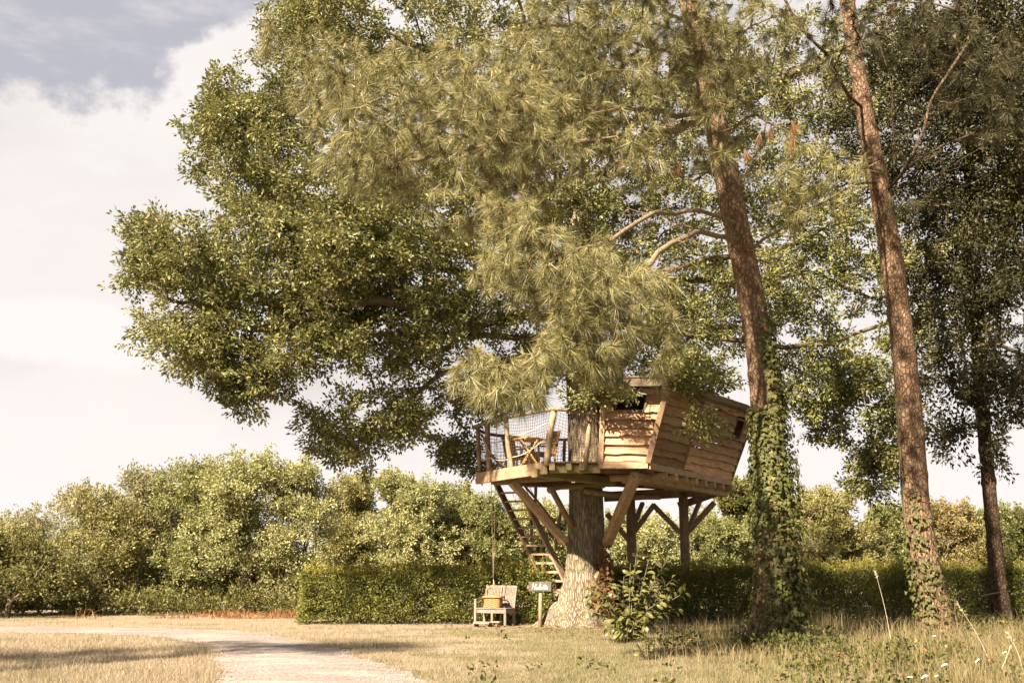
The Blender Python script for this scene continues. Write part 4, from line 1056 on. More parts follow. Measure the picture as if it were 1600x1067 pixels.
# ------------------------------------------------------------------ the treehouse
N_ = at(853, 721, 23.3); HD = N_[2]
LC = on_z(750, 739, HD); F0 = on_z(938, 722, HD); C1 = on_z(1010, 721, HD); C2 = on_z(1140, 749, HD)
F0[1] = C1[1] = N_[1] = 23.3
F0[0], C1[0], N_[0] = at(938, 721, 23.3)[0], at(1010, 721, 23.3)[0], at(853, 721, 23.3)[0]
Z1 = np.array((0, 0, 1.0))
C3 = np.array((4.7, C2[1] + 1.4, HD)); B0 = np.array((3.0, 28.4, HD)); BL = np.array((0.5, 28.6, HD))
print('deck z', HD, 'LC', LC, 'F0', F0, 'C1', C1, 'C2', C2)
th = Thing('treehouse', (2.6, 26.2, 0), 'wooden treehouse with netted deck and leaning plank cabin built round the oak', 'treehouse')

def clip_x(poly, y):
    xs = []
    for a, b in zip(poly, np.roll(poly, -1, 0)):
        if (a[1] > y) != (b[1] > y): xs.append(a[0] + (b[0] - a[0]) * (y - a[1]) / (b[1] - a[1]))
    return (min(xs), max(xs)) if len(xs) >= 2 else None
DECK = np.array([LC, N_, F0, C1, C2, C3, B0, BL])[:, :2]
mb = MB()
for y in (23.9, 25.0, 27.3, 28.2):
    r = clip_x(DECK, y)
    if r: mb.beam((r[0] + .08, y, HD - .13), (r[1] - .1, y, HD - .13), .08, .17, wob=.02, segs=3)
deck = th.part('deck', mb, M['timber'])
y = 23.36; k = 0
while y < DECK[:, 1].max() - 0.05:
    r = clip_x(DECK, y)
    if r and r[1] - r[0] > .2:
        for (xa, xb) in ([(r[0] - .05, min(OP[0][0] - .5, r[1]))] + [(OP[0][0] + .46, r[1] - .02)] if abs(y - OY) < .5 else [(r[0] - .05, r[1] - .02)]):
            if xb - xa < .15: continue
            m2 = MB().beam((xa + rng.normal(0, .02), y, HD - .02 + rng.normal(0, .004)), (xb, y, HD - .02), .145, .038, wob=.01, segs=2)
            th.part('deck_board', m2, M['timber'], deck)
    y += .158

def rim(p, q, h, mat, name='rim_beam', drop=0.0, thick=.07, out=0.0):
    d = unit(q - p); nrm = np.array((d[1], -d[0], 0))
    o = nrm * out + (0, 0, -h / 2 - drop)
    return th.part(name, MB().beam(p + o, q + o, thick, h, wob=.012, segs=4), M[mat])
rim(LC + (-.05, 0, 0), N_ + (.02, 0, 0), .29, 'timber_light', 'deck_edge_beam', -.0, .08, .03)
rim(N_ + (.1, .10, 0), F0 + (0, .10, 0), .2, 'timber_moss', 'deck_edge_beam', .06)
rim(F0 - (.05, 0, 0), C1 + (.02, 0, 0), .15, 'timber_light', 'sill_beam', .02, .09, .03)
rim(C1 + (.03, 0, 0), C2, .16, 'timber_light', 'sill_beam', .02, .09, .02)
rim(C2, C3, .2, 'timber', 'sill_beam'); rim(C3, B0, .2, 'timber', 'sill_beam'); rim(B0, BL, .2, 'timber', 'deck_edge_beam'); rim(BL, LC, .2, 'timber', 'deck_edge_beam')
# stubby joist ends poking out between deck and cabin
for px in (862, 888, 909):
    p = at(px, 727, 23.3); p[2] = HD - .13
    th.part('joist', MB().beam(p + (0, -.14, 0), p + (0.05, 1.4, 0), .13, .16, wob=.01, segs=2), M['timber_moss'])
# rounded joists below the long cabin wall
dW = unit(C2 - C1); nW = np.array((dW[1], -dW[0], 0))
for s in np.linspace(.14, .95, 8):
    p = C1 + (C2 - C1) * s + (0, 0, -.27)
    th.part('joist', MB().tube([p + nW * .16, p + nW * .1, p - nW * 1.3], [.088, .096, .09], 10), M['timber_light'], smooth=False)
# heavy timbers underneath
def timber(name, a, b, wd, ht, mat='timber', parent=None, wob=.012):
    return th.part(name, MB().beam(at(*a), at(*b), wd, ht, wob=wob, segs=5), M[mat], parent)
timber('beam', (835, 738.5, 23.45), (958, 752, 25.2), .2, .2, 'timber_moss')
timber('beam', (992, 744, 23.55), (1133, 771, 28.4), .16, .20, 'timber_light')
timber('beam', (944, 776, 28.35), (1131, 766, 28.35), .2, .27)
timber('beam', (1060, 790, 28.9), (1136, 764, 28.5), .16, .2)
timber('beam', (786, 751, 25.7), (872, 757, 27.6), .16, .18)
timber('beam', (770, 752, 26.0), (884, 745, 24.0), .12, .16)
th.part('log_beam', MB().tube(spline([at(858, 766, 25.0), at(872, 760, 25.2), at(905, 759, 25.5), at(945, 757, 25.5)], 9), .085, 9), M['timber_moss'], smooth=True)
th.part('log_beam', MB().tube(spline([at(912, 766, 25.4), at(940, 771, 25.5), at(985, 775, 25.9), at(1030, 776, 27)], 9), .08, 9), M['timber'], smooth=True)
for a, b, wd in [((948, 850, 25.75), (994, 741, 23.6), .24), ((799, 752, 25.3), (883, 847, 25.85), .22), ((1063, 844, 28.35), (1116, 785, 28.35), .17), ((1063, 832, 28.35), (1020, 788, 28.35), .15),
                 ((984, 840, 28.35), (1022, 788, 28.35), .16), ((984, 846, 28.35), (948, 802, 28.35), .16), ((864, 768, 25.3), (893, 822, 25.9), .13), ((1066, 850, 28.5), (1094, 782, 29.6), .12), ((986, 830, 28.4), (1004, 786, 29.2), .12)]:
    timber('brace', a, b, wd, wd * .85, 'timber_light' if wd > .2 else 'timber')
for px in (985, 1067):
    top = at(px, 772 if px < 1000 else 768, 28.35); base = np.array((top[0], 28.35, -.15))
    th.part('post', MB().tube([base, base + (0, 0, 1.6), (top[0], 28.35, top[2] + .1)], [.145, .135, .13], 10), M['timber'], smooth=True)

# steep stair (its treads, stringers and posts are parts of a part)
lt, lb = at(789, 757, 27.0), at(901, 962, 27.2)
lt[2] = HD - .12; lb[1] = 27.2; lb[2] = 0.0
dl = unit(lb - lt); hwid = .31
sdir = unit(np.array((1, -.50, 0)))
ladder = None
for sgn in (-1, 1):
    nb = unit(np.cross(dl, sdir))
    mb = MB().beam(lt + sdir * hwid * sgn - dl * .1, lb + sdir * hwid * sgn + (0, 0, -.05), .26, .055, up=sdir, wob=.006, segs=3)
    if ladder is None: ladder = th.part('stair', mb, M['timber'])
    else: th.part('stringer', mb, M['timber_light'], ladder)
for k in range(16):
    c = lt + (lb - lt) * (.03 + k * .0615)
    th.part('tread', MB().beam(c - sdir * (hwid - .03), c + sdir * (hwid - .03), .24, .045, up=(0, -.12, 1), wob=.01, segs=2), M['timber_light'], ladder)
th.part('handrail', MB().tube(spline([lt + sdir * .4 + (0, .05, .0) - dl * .1, (lt + lb) / 2 + sdir * .42 + (0, .2, .72), lb + sdir * .4 + (0, .2, .95)], 9), .035, 6), M['pole'], ladder, smooth=True)
for a, b in [((837, 752, 27.7), (836, 786, 27.7)), ((830, 812, 27.6), (830, 846, 27.6)), ((878, 790, 27.6), (871, 824, 27.6)), ((868, 842, 27.5), (869, 860, 27.5))]:
    th.part('handrail_post', MB().tube(spline([at(*a), (at(*a) + at(*b)) / 2 + (.01, 0, 0), at(*b)], 5), .045, 7), M['pole'], ladder, smooth=True)
for dz in (0.15, .4, .65):
    a, b = lt + (0.25, .45, .30 + dz - .3), lb + (0.2, .4, .5 + dz)
    th.part('rope', MB().tube(spline([a, (a + b) / 2 - (0, 0, .12), b], 9), .008, 4), M['net'], ladder)

# railing: crooked poles, handrail and cord netting
def pole(top, bot, Y, r, parent, name='rail_post'):
    a, b = at(bot[0], bot[1], Y), at(top[0], top[1], Y)
    mid = (a + b) / 2 + (rng.normal(0, .02), 0, 0)
    return th.part(name, MB().tube(spline([a, mid, b], 7), np.linspace(r * 1.1, r * .95, 7) * (1 + .06 * rng.normal(size=7)), 8), M['pole'], parent, smooth=True), a, b
def edge_Y(px):   # depth of the front deck edge under a photo column
    f = (px - 750) / (853 - 750)
    lo, hi = LC[1], 23.3
    return 1 / ((1 - f) / lo + f / hi)
hr_pts = [at(739, 667, LC[1] + .1), at(763, 660, edge_Y(764)), at(790, 652.5, edge_Y(795)), at(830, 645, edge_Y(832)), at(868, 638, 23.2)]
rail = th.part('railing', MB().tube(spline(hr_pts, 16), .045, 7), M['pole'], smooth=True)
front = []
for (tx, ty, bx_, by_, r) in [(747, 668, 750.5, 736, .055), (761, 662, 765, 737, .062), (790.5, 654, 802, 741, .058), (866, 641, 854, 727, .07)]:
    _, a, b = pole((tx, ty), (bx_, by_), edge_Y(min(bx_, 853)), r, rail); front.append((a, b))
_, a5, b5 = pole((921.5, 659), (913.5, 733), 23.3, .055, rail)
b4 = front[-1]
th.part('handrail', MB().tube(spline([at(866, 639, 23.2), at(895, 642, 23.3), at(940, 650, 23.35)], 8), .04, 7), M['pole'], rail, smooth=True)
back_posts = []
for p in [LC + (.2, .9, 0), LC * .35 + BL * .65, BL + (.1, -.1, 0), BL * .6 + B0 * .4, BL * .25 + B0 * .75]:
    b = p + (rng.normal(0, .03), 0, 1.15)
    th.part('rail_post', MB().tube(spline([p, (p + b) / 2 + (rng.normal(0, .02), 0, 0), b], 5), .05, 7), M['pole'], rail, smooth=True)
    back_posts.append((p, b))
th.part('handrail', MB().tube(spline([hr_pts[0]] + [b for p, b in back_posts] + [B0 + (-.05, 0, 1.2)], 26), .042, 7), M['pole'], rail, smooth=True)
def net(spans, cell, r, parent):
    mb = MB()
    for (a0, a1, b0, b1) in spans:                       # bottom-left, top-left, bottom-right, top-right
        wd = np.linalg.norm(b0 - a0); hg = np.linalg.norm(a1 - a0)
        nv, nh = max(2, int(wd / cell)), max(2, int(hg / cell))
        g = lambda s, t: (a0 + (b0 - a0) * s) * (1 - t) + (a1 + (b1 - a1) * s) * t
        sagf = .05 * rng.random() + .02
        for i in range(1, nv):
            s = i / nv
            pts = [g(s + .012 * sin(7 * t + i), t) + (0, .015 * sin(5 * t + i), 0) for t in (0, .33, .66, 1)]
            mb.tube(pts, r, 3, cap=False)
        for j in range(nh + 1):
            t = j / nh
            pts = [g(s, t) - (0, 0, sagf * sin(pi * s)) + (0, .012 * sin(9 * s + j), .01 * sin(14 * s + j)) for s in np.linspace(0, 1, 6)]
            mb.tube(pts, r, 3, cap=False)
    return th.part('netting', mb, M['net'], parent, kind='stuff')
spans = [(front[i][0] + (0, .03, .08), front[i][1], front[i + 1][0] + (0, .03, .08), front[i + 1][1]) for i in range(3)]
spans += [(front[3][0] + (0, .04, .05), front[3][1], a5 + (0, .04, .05), b5), (a5 + (0, .04, .05), b5, F0 + (0, .04, .05), F0 + (0, .04, 1.05))]
net(spans, .075, .0045, rail)
bp = [front[0]] + back_posts
net([(bp[i][0], bp[i][1], bp[i + 1][0], bp[i + 1][1]) for i in range(len(bp) - 1)], .10, .0055, rail)
# slack cords tied along the railing
for pts in ([front[0][0] + (0, -.05, .3), front[1][0] + (0, -.06, .35), front[2][0] + (0, -.07, .42), front[3][0] + (0, -.08, .62)],
            [front[0][0] + (0, -.05, .62), front[1][0] + (0, -.06, .75), front[2][0] + (0, -.07, .95), front[3][0] + (0, -.08, .98)]):
    c = spline(pts, 22); c[:, 2] -= .05 * np.abs(np.sin(np.linspace(0, 3 * pi, 22)))
    th.part('rope', MB().tube(c, .012, 5), M['rope'], rail, smooth=True)

# cabin walls of lapped waney boards
def plank(a, b, hgt_a, hgt_b, upa, upb, nrm, wav=.019, nseg=9, proud=(.075, .006)):
    """board whose top edge runs a->b; lower edge wavy and proud of the board below"""
    V = []
    ph = rng.random() * 9
    for i in range(nseg + 1):
        s = i / nseg
        top = a + (b - a) * s; up = upa + (upb - upa) * s; h = hgt_a + (hgt_b - hgt_a) * s
        wv = wav * (sin(ph + 5.1 * s) * .6 + rng.normal(0, .42) + .5 * sin(ph * 2 + 13 * s))
        lo = top - up * (h + .006 + wv)
        V += [top + nrm * proud[1], lo + nrm * proud[0], lo + nrm * (proud[0] - .04), top + nrm * (proud[1] - .012)]
    Fs = []
    for i in range(nseg):
        o, q = i * 4, i * 4 + 4
        for j in range(4):
            j2 = (j + 1) % 4
            Fs.append((o + j, o + j2, q + j2, q + j))
    Fs.append((0, 3, 2, 1)); e = nseg * 4; Fs.append((e, e + 1, e + 2, e + 3))
    return MB().add(np.array(V), Fs)
def wall(bl, br, tl, tr, nrm, rows, mats, openings=(), splits=(0, 1), name='wall', frame='timber'):
    bl, br, tl, tr = map(np.asarray, (bl, br, tl, tr))
    pt = lambda s, t: (bl + (br - bl) * s) * (1 - t) + (tl + (tr - tl) * s) * t
    mb = MB()                                            # inner studs carry the boards
    for s in np.linspace(.02, .98, 5):
        if any(o[0] - .03 < s < o[1] + .03 for o in openings): continue
        mb.beam(pt(s, 0) - nrm * .07, pt(s, 1) - nrm * .07, .07, .06)
    w_ = th.part(name, mb, M['timber'])
    for si in range(len(splits) - 1):
        sa, sb = splits[si], splits[si + 1]
        jit = np.r_[0, (np.arange(1, rows) + rng.normal(0, .13, rows - 1)) / rows, 1]
        for r_ in range(rows):
            t0, t1 = jit[r_], jit[r_ + 1]
            pieces = [(sa, sb)]
            for (o0, o1, q0, q1) in openings:
                if t1 > q0 + .02 and t0 < q1 - .02:
                    new = []
                    for (x0, x1) in pieces:
                        if o1 <= x0 or o0 >= x1: new.append((x0, x1)); continue
                        if o0 - x0 > .015: new.append((x0, o0))
                        if x1 - o1 > .015: new.append((o1, x1))
                    pieces = new
            for (x0, x1) in pieces:
                a, b = pt(x0, t1), pt(x1, t1); a0, b0 = pt(x0, t0), pt(x1, t0)
                ha, hb = np.linalg.norm(a - a0), np.linalg.norm(b - b0)
                m2 = plank(a, b, ha, hb, unit(a - a0), unit(b - b0), nrm, nseg=max(4, int(9 * (x1 - x0) * np.linalg.norm(br - bl) / 2)))
                th.part('plank', m2, M[mats[si % len(mats)]], w_)
    for (o0, o1, q0, q1) in openings:
        c = [pt(o0, q0), pt(o1, q0), pt(o1, q1), pt(o0, q1)]
        mb = MB()
        for i in range(4): mb.beam(c[i] + nrm * .03, c[(i + 1) % 4] + nrm * .03, .05, .06)
        fr = th.part('window_frame', mb, M[frame], w_)
    return w_
F0t, C1t, C2t = at(943, 603, 23.15), at(1041, 602, 23.05), at(1177, 643, 28.5)
C3t = C3 + (.25, .3, 1.8); B0t = B0 + (-.15, .3, 1.8)
nF = unit(np.cross(C1 - F0, F0t - F0)); nR = unit(np.cross(C2 - C1, C1t - C1))
lift = np.array((0, 0, .0))
wall(F0 + (.05, 0, 0), C1, F0t + (.05, 0, 0), C1t, nF, 9, ['cladding'], [(.14, .72, .66, .93)])
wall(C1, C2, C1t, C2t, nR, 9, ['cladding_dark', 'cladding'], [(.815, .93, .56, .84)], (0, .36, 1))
nB = unit(np.cross(C3 - C2, C2t - C2)); wall(C2, C3, C2t, C3t, nB, 8, ['cladding'], [(.3, .7, .45, .8)])
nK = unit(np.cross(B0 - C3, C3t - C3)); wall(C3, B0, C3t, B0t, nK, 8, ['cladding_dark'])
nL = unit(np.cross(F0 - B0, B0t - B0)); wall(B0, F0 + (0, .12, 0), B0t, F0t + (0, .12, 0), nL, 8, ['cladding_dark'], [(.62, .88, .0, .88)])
for a, b, wd, mt, o in [(C1 - (0, 0, .02), C1t, .13, 'timber', (nF + nR) * .03), (F0 + (0, 0, -.05), F0t, .12, 'timber_light', nF * .05), (C1 * .64 + C2 * .36, C1t * .64 + C2t * .36, .10, 'timber', nR * .05), (C2, C2t, .11, 'timber', (nR + nB) * .02), (C3, C3t, .12, 'timber', (nK + nB) * .02), (B0, B0t, .12, 'timber', (nK + nL) * .02)]:
    th.part('corner_post', MB().beam(a + o, b + o, wd, wd * .7, up=(0, 1, 0), wob=.012, segs=4), M[mt])
# roof: hipped, of overlapping weathered boards
tops = [F0t + (-.1, 0, 0), C1t, C2t, C3t, B0t]
cen = np.mean(tops, 0); zt = np.mean([p[2] for p in tops])
apex = np.array((cen[0] - .2, cen[1] - .3, zt + 0.80))
eav = []
for p in tops:
    d = unit((p - cen) * (1, 1, 0)); e = p + d * .34; e[2] = p[2] - .02; eav.append(e)
mb = MB()
for e, p in zip(eav, tops): mb.beam(e, apex, .07, .12)
roof = th.part('roof', mb, M['timber'])
for i in range(5):
    a, b = eav[i], eav[(i + 1) % 5]
    nr = unit(np.cross(b - a, apex - a)); nr = nr if nr[2] > 0 else -nr
    rows = 7
    for r_ in range(rows):
        t0, t1 = r_ / rows, min(.985, (r_ + 1.12) / rows)
        p0, p1 = a + (apex - a) * t0, b + (apex - b) * t0
        q0, q1 = a + (apex - a) * t1, b + (apex - b) * t1
        jl, jh = rng.normal(0, .012), rng.normal(0, .012)
        lo, hi = nr * (.105 + jl), nr * (.07 + jh)
        V = [p0 + lo, p1 + lo, q1 + hi, q0 + hi, p0 + lo - nr * .03, p1 + lo - nr * .03, q1 + hi - nr * .03, q0 + hi - nr * .03]
        th.part('roof_board', MB().add(V, [(0, 1, 2, 3), (7, 6, 5, 4), (0, 4, 5, 1), (1, 5, 6, 2), (2, 6, 7, 3), (3, 7, 4, 0)]), M['roofing'], roof)
    th.part('fascia_board', MB().beam(a + (0, 0, .02), b + (0, 0, .02), .05, .15, wob=.01, segs=4), M['roofing'], roof)
    m2 = plank(a * .93 + np.array((*cen[:2], a[2])) * .07 + (0, 0, -.06), b * .93 + np.array((*cen[:2], b[2])) * .07 + (0, 0, -.06), .10, .10, Z1, Z1, unit(np.cross(b - a, Z1)), wav=.05, nseg=26)
    th.part('waney_trim', m2, M['timber_light'], roof)

# ------------------------------------------------------------------ furniture on the deck
def cane_chair(px, Y, face, label, scale=1.0):
    c = at(px, 700, Y); base = np.array((c[0], Y, HD))
    t = Thing('cane_armchair', base, label, 'chair', 'chairs on the treehouse deck')
    fx = np.array((cos(face), sin(face), 0)); sx = np.array((-fx[1], fx[0], 0))
    P = lambda f, s, z: base + fx * f * scale + sx * s * scale + Z1 * z * scale
    t.part('seat', MB().beam(P(-.24, 0, .40), P(.26, 0, .42), .54, .07, wob=.01, segs=2), M['chair_brown'])
    t.part('backrest', MB().beam(P(-.24, 0, .42), P(-.38, 0, 1.02), .56, .05, up=fx, wob=.01, segs=3), M['chair_brown'])
    t.part('apron', MB().beam(P(.24, -.26, .28), P(.24, .26, .28), .03, .22), M['chair_brown'])
    for f, s in ((-.24, -.25), (-.24, .25), (.24, -.25), (.24, .25)):
        t.part('leg', MB().tube([P(f, s, 0), P(f, s, .4)], .025, 6), M['chair_brown'])
    for s in (-.29, .29):
        t.part('armrest', MB().tube(spline([P(-.3, s, .66), P(0, s, .66), P(.26, s, .62), P(.26, s, .38)], 9), .025, 6), M['chair_brown'], smooth=True)
cane_chair(811, 26.3, -.6, 'brown cane armchair behind the yellow folding table, nearer the middle of the deck')
cane_chair(847, 25.6, pi + .5, 'brown cane armchair beside the tall crooked railing pole at the deck corner')
# sloping wooden deck chair at the left of the deck
c = at(777, 700, 26.0); base = np.array((c[0], 26.0, HD))
t = Thing('deck_chair', base, 'light wooden deck chair with curved sloping sides at the left end of the deck', 'chair')
for s in (-.24, .24):
    t.part('side_frame', MB().tube(spline([base + (-.35, s, .85), base + (-.2, s, .5), base + (0, s, .28), base + (.3, s, .02)], 9), .03, 6), M['timber_light'], smooth=True)
    t.part('leg', MB().tube([base + (-.2, s, 0), base + (.12, s, .3)], .025, 6), M['timber_light'])
for k in range(7):
    q = spline([(-.34, .84), (-.2, .5), (0, .29), (.22, .18)], 7)[k]
    t.part('slat', MB().beam(base + (q[0], -.27, q[1] + .03), base + (q[0], .27, q[1] + .03), .07, .02), M['timber_light'])
c = at(827, 700, 24.9); base = np.array((c[0], 24.9, HD))
t = Thing('folding_table', base, 'yellow wooden folding table with crossed legs standing on the deck', 'table')
a_ = radians(40); fx = np.array((cos(a_), sin(a_), 0)); sx = np.array((-fx[1], fx[0], 0))
tb = t.part('tabletop', MB().beam(base + fx * -.34 + Z1 * .72, base + fx * .34 + Z1 * .72, .66, .03), M['yellow_wood'])
for k in (-.22, 0, .22): t.part('batten', MB().beam(base + fx * -.33 + sx * k + Z1 * .69, base + fx * .33 + sx * k + Z1 * .69, .05, .03), M['yellow_wood'], tb)
for s in (-.27, .27):
    t.part('leg', MB().beam(base + np.array((-.24, s, 0)), base + np.array((.22, s, .7)), .035, .04), M['yellow_wood'])
    t.part('leg', MB().beam(base + np.array((.24, s + .03, 0)), base + np.array((-.22, s + .03, .7)), .035, .04), M['yellow_wood'])

# ------------------------------------------------------------------ bench, step boards, basket on its rope, sign
Bc = ground(766, 978); a_ = radians(-25)
bx = np.array((cos(a_), sin(a_), 0)); byv = np.array((-bx[1], bx[0], 0))
Wb, Db = .84, .52
bench = Thing('garden_bench', Bc, 'silver grey wooden bench with slatted back on the lawn before the hedge', 'bench')
B = lambda x, y, z: Bc + bx * x + byv * y + Z1 * z
h = Wb / 2
for (x, y, top) in ((-h, 0, .64), (h, 0, .44)):
    bench.part('leg', MB().beam(B(x, y, 0), B(x, y, top), .065, .065, up=byv), M['grey_wood'])
bench.part('leg', MB().beam(B(.05, 0.01, 0), B(.05, 0.01, .40), .06, .06, up=byv), M['grey_wood'])
bench.part('leg', MB().beam(B(.05, Db, 0), B(.05, Db, .40), .06, .06, up=byv), M['grey_wood'])
for x in (-h, h):
    mb = MB().beam(B(x, Db, 0), B(x, Db, .44), .065, .065, up=byv); mb.beam(B(x, Db, .435), B(x, Db + .16, .98), .06, .055, up=byv)
    bench.part('back_leg', mb, M['grey_wood'])
for (p, q) in ((B(-h, 0, .37), B(h, 0, .37)), (B(-h, Db, .37), B(h, Db, .37)), (B(-h, 0, .37), B(-h, Db, .37)), (B(h, 0, .37), B(h, Db, .37))):
    d = unit(q - p); bench.part('seat_rail', MB().beam(p + d * .035, q - d * .035, .035, .10), M['grey_wood'])
for k in range(6):
    y = .0 + k * .088
    bench.part('seat_slat', MB().beam(B(-h - .02, y, .435), B(h + .02, y, .435), .075, .022), M['grey_wood'])
back = None
for (zz, yy) in ((.965, Db + .155), (.70, Db + .078), (.50, Db + .02)):
    m2 = MB().beam(B(-h + .03, yy, zz), B(h - .03, yy, zz), .035, .055)
    if back is None: back = bench.part('backrest', m2, M['grey_wood'])
    else: bench.part('back_rail', m2, M['grey_wood'], back)
bench.part('back_stile', MB().beam(B(0, Db + .02, .48), B(0, Db + .165, .99), .06, .05, up=byv), M['grey_wood'], back)
for k in range(18):
    x = -h + .06 + (Wb - .12) * k / 17
    if abs(x) < .04: continue
    bench.part('slat', MB().beam(B(x, Db + .018, .51), B(x, Db + .152, .955), .030, .016, up=byv), M['grey_wood'], back)
bench.part('armrest', MB().beam(B(-h, -.04, .655), B(-h, Db + .06, .655), .075, .03), M['grey_wood'])
st = Thing('step_boards', B(-.05, -.22, 0), 'low weathered boards lying on the grass at the foot of the slatted bench', 'step')
for (x0, x1, y, z) in ((-.36, .12, -.16, .10), (-.30, .16, -.30, .09), (.14, .40, -.20, .12)):
    st.part('board', MB().beam(B(x0, y, z), B(x1, y - .03, z), .13, .04, wob=.01, segs=2), M['grey_wood'])
for x in (-.3, .08, .34):
    st.part('runner', MB().beam(B(x, -.36, .04), B(x, -.1, .04), .05, .08), M['timber'])

bk = B(.02, .13, .45)
basket = Thing('wicker_basket', bk, 'honey coloured wicker basket with hooped handle resting on the bench seat', 'basket')
a2 = radians(-12); kx = np.array((cos(a2), sin(a2), 0)); ky = np.array((-kx[1], kx[0], 0))
def ring(z, w_, d_, n=40, ph=0, amp=.006):
    out = []
    for i in range(n):
        a = 2 * pi * i / n
        cx, cy = np.sign(cos(a)) * abs(cos(a)) ** .45, np.sign(sin(a)) * abs(sin(a)) ** .45
        k = 1 + amp / w_ * 2 * (1 if (i + ph) % 2 else -1)
        out.append(bk + kx * cx * w_ / 2 * k + ky * cy * d_ / 2 * k + Z1 * z)
    return out + [out[0]]
mb = MB()
for k in range(11):
    z = .012 + k * .0235; s = 1 + .10 * k / 10
    mb.tube(ring(z, .40 * s, .27 * s, ph=k), .0135, 5, cap=False)
body = basket.part('body', mb, M['wicker'], smooth=True)
mb = MB(); mb.add([p for p in ring(.02, .39, .26)[:-1]], [tuple(range(40))])
basket.part('bottom', mb, M['wicker'], body)
mb = MB()
for i in range(0, 40, 2):
    mb.tube([ring(.0, .405, .275)[i], ring(.26, .45, .305)[i]], .009, 4)
basket.part('stakes', mb, M['wicker'], body, kind='stuff')
mb = MB()
for k in range(7):
    f = k / 6
    mb.tube(ring(.275 + .028 * sin(f * pi / 2) , .49 * (1 - .95 * f) + .02, .34 * (1 - .95 * f) + .01, ph=k), .013, 5, cap=False)
mb.tube(ring(.262, .50, .345), .018, 6, cap=False)
basket.part('lid', mb, M['wicker'], smooth=True)
hp = [bk + kx * .22 * cos(a) + Z1 * (.25 + .30 * sin(a)) for a in np.linspace(0, pi, 17)]
basket.part('handle', MB().tube(hp, .014, 6), M['wicker'], smooth=True)

rope = Thing('hoist_rope', hp[8] + (0, 0, .02), 'pale hoist rope hanging from the oak down to the wicker basket handle', 'rope')
ry = hp[8][1]
knot = hp[8] + (0, 0, .02)
for (x, yy) in ((763.5, 26.4 * 0 + ry), (777.5, ry)):
    top = at(x, 590, yy)
    rope.part('strand', MB().tube([knot + (0, 0, .08), top], .0085, 5), M['rope'], smooth=True)
rope.part('knot', MB().tube(spline([knot - (0, 0, .03), knot + (.012, 0, .05), knot + (0, 0, .13)], 7), [.010, .013, .015, .016, .014, .012, .009], 7), M['rope'], smooth=True)

# name board: painted script on a weathered plank
SY = 25.9
sg = at(843, 960, SY); sg = np.array((sg[0], SY, 0))
sign = Thing('name_sign', sg, 'small grey plank sign with white script lettering on a post by the oak', 'sign')
sc = at(843.5, 916, SY); k = 1 / ppm(sc)
sign.part('post', MB().tube([sg + (.02, .03, -.1), (sc[0] + .02, SY + .03, sc[2] + .12)], [.052, .046], 9), M['pole'], smooth=True)
sign.part('board', MB().beam(sc + (-17.5 * k, -.04, 0), sc + (17.5 * k, -.04, 0), .03, 14.5 * k, wob=.008, segs=4), M['sign_wood'])
sign.part('tag', MB().beam(sc + (-20 * k, -.02, -.02), sc + (-17 * k, -.02, -.02), .025, 4.5 * k), M['red_paint'])
glyphs = {   # strokes of a running script in a 1-high em, x advances
 'H': ([[(0, .75), (.12, .95), (.2, 1.0), (.14, .5), (.05, .02)], [(.62, 1.0), (.52, .5), (.45, .05), (.56, .06)], [(.0, .45), (.25, .52), (.58, .55)]], .70),
 'u': ([[(0, .42), (.02, .1), (.12, .02), (.24, .2), (.28, .42), (.27, .1), (.38, .05)]], .40),
 'l': ([[(0, .08), (.2, .6), (.24, .95), (.16, 1.0), (.1, .6), (.1, .1), (.24, .05)]], .26),
 'o': ([[(.2, .42), (.06, .36), (.02, .15), (.14, .02), (.28, .16), (.24, .38), (.36, .36)]], .36),
 't': ([[(.16, .85), (.1, .4), (.1, .08), (.24, .06)], [(.0, .6), (.3, .66)]], .26),
 'e': ([[(0, .18), (.2, .28), (.22, .4), (.1, .42), (.03, .2), (.12, .03), (.32, .12)]], .34),
}
x = 0; strokes = []
for ch in 'Hulotte':
    st_, adv = glyphs[ch]
    for s_k in st_: strokes.append([(px_ + x, py_) for px_, py_ in s_k])
    x += adv
S = 25.5 * k / x; hS = 8.2 * k
mb = MB()
for s_k in strokes:
    pts = [sc + ((px_ - x / 2 + py_ * .12) * S, -.058, (py_ - .5) * hS) for px_, py_ in s_k]
    mb.tube(spline(pts, max(5, 4 * len(pts))), .0075, 5)
sign.part('lettering', mb, M['white_paint'], smooth=True)

# ------------------------------------------------------------------ ivy, shrub, weeds
def leaf_shape(kind):
    if kind == 'ivy':
        o = [(0, 0), (.30, -.10), (.46, .12), (.34, .36), (.26, .52), (0, 1.0), (-.26, .52), (-.34, .36), (-.46, .12), (-.30, -.10)]
        V = np.array([(0, .3, .06)] + [(x, y, -.10 * abs(x)) for x, y in o])
        Fs = [(0, i + 1, (i + 1) % 10 + 1) for i in range(10)]
    else:
        V, Fs = [], []
        for i, (y, wd) in enumerate(((0, .05), (.22, .40), (.5, .50), (.78, .34), (1, .02))):
            z = .10 * sin(y * pi) - .14 * y * y
            V += [(-wd / 2, y, z + .05 * wd * 2), (0, y, z), (wd / 2, y, z + .05 * wd * 2)]
            if i:
                b = i * 3
                Fs += [(b - 3, b - 2, b + 1, b), (b - 2, b - 1, b + 2, b + 1)]
        V = np.array(V)
    return V, Fs
def leaf_frames(A, Nn):
    A = unit(A); S = unit(np.cross(A, Nn)); Nn = np.cross(S, A)
    return S, A, Nn
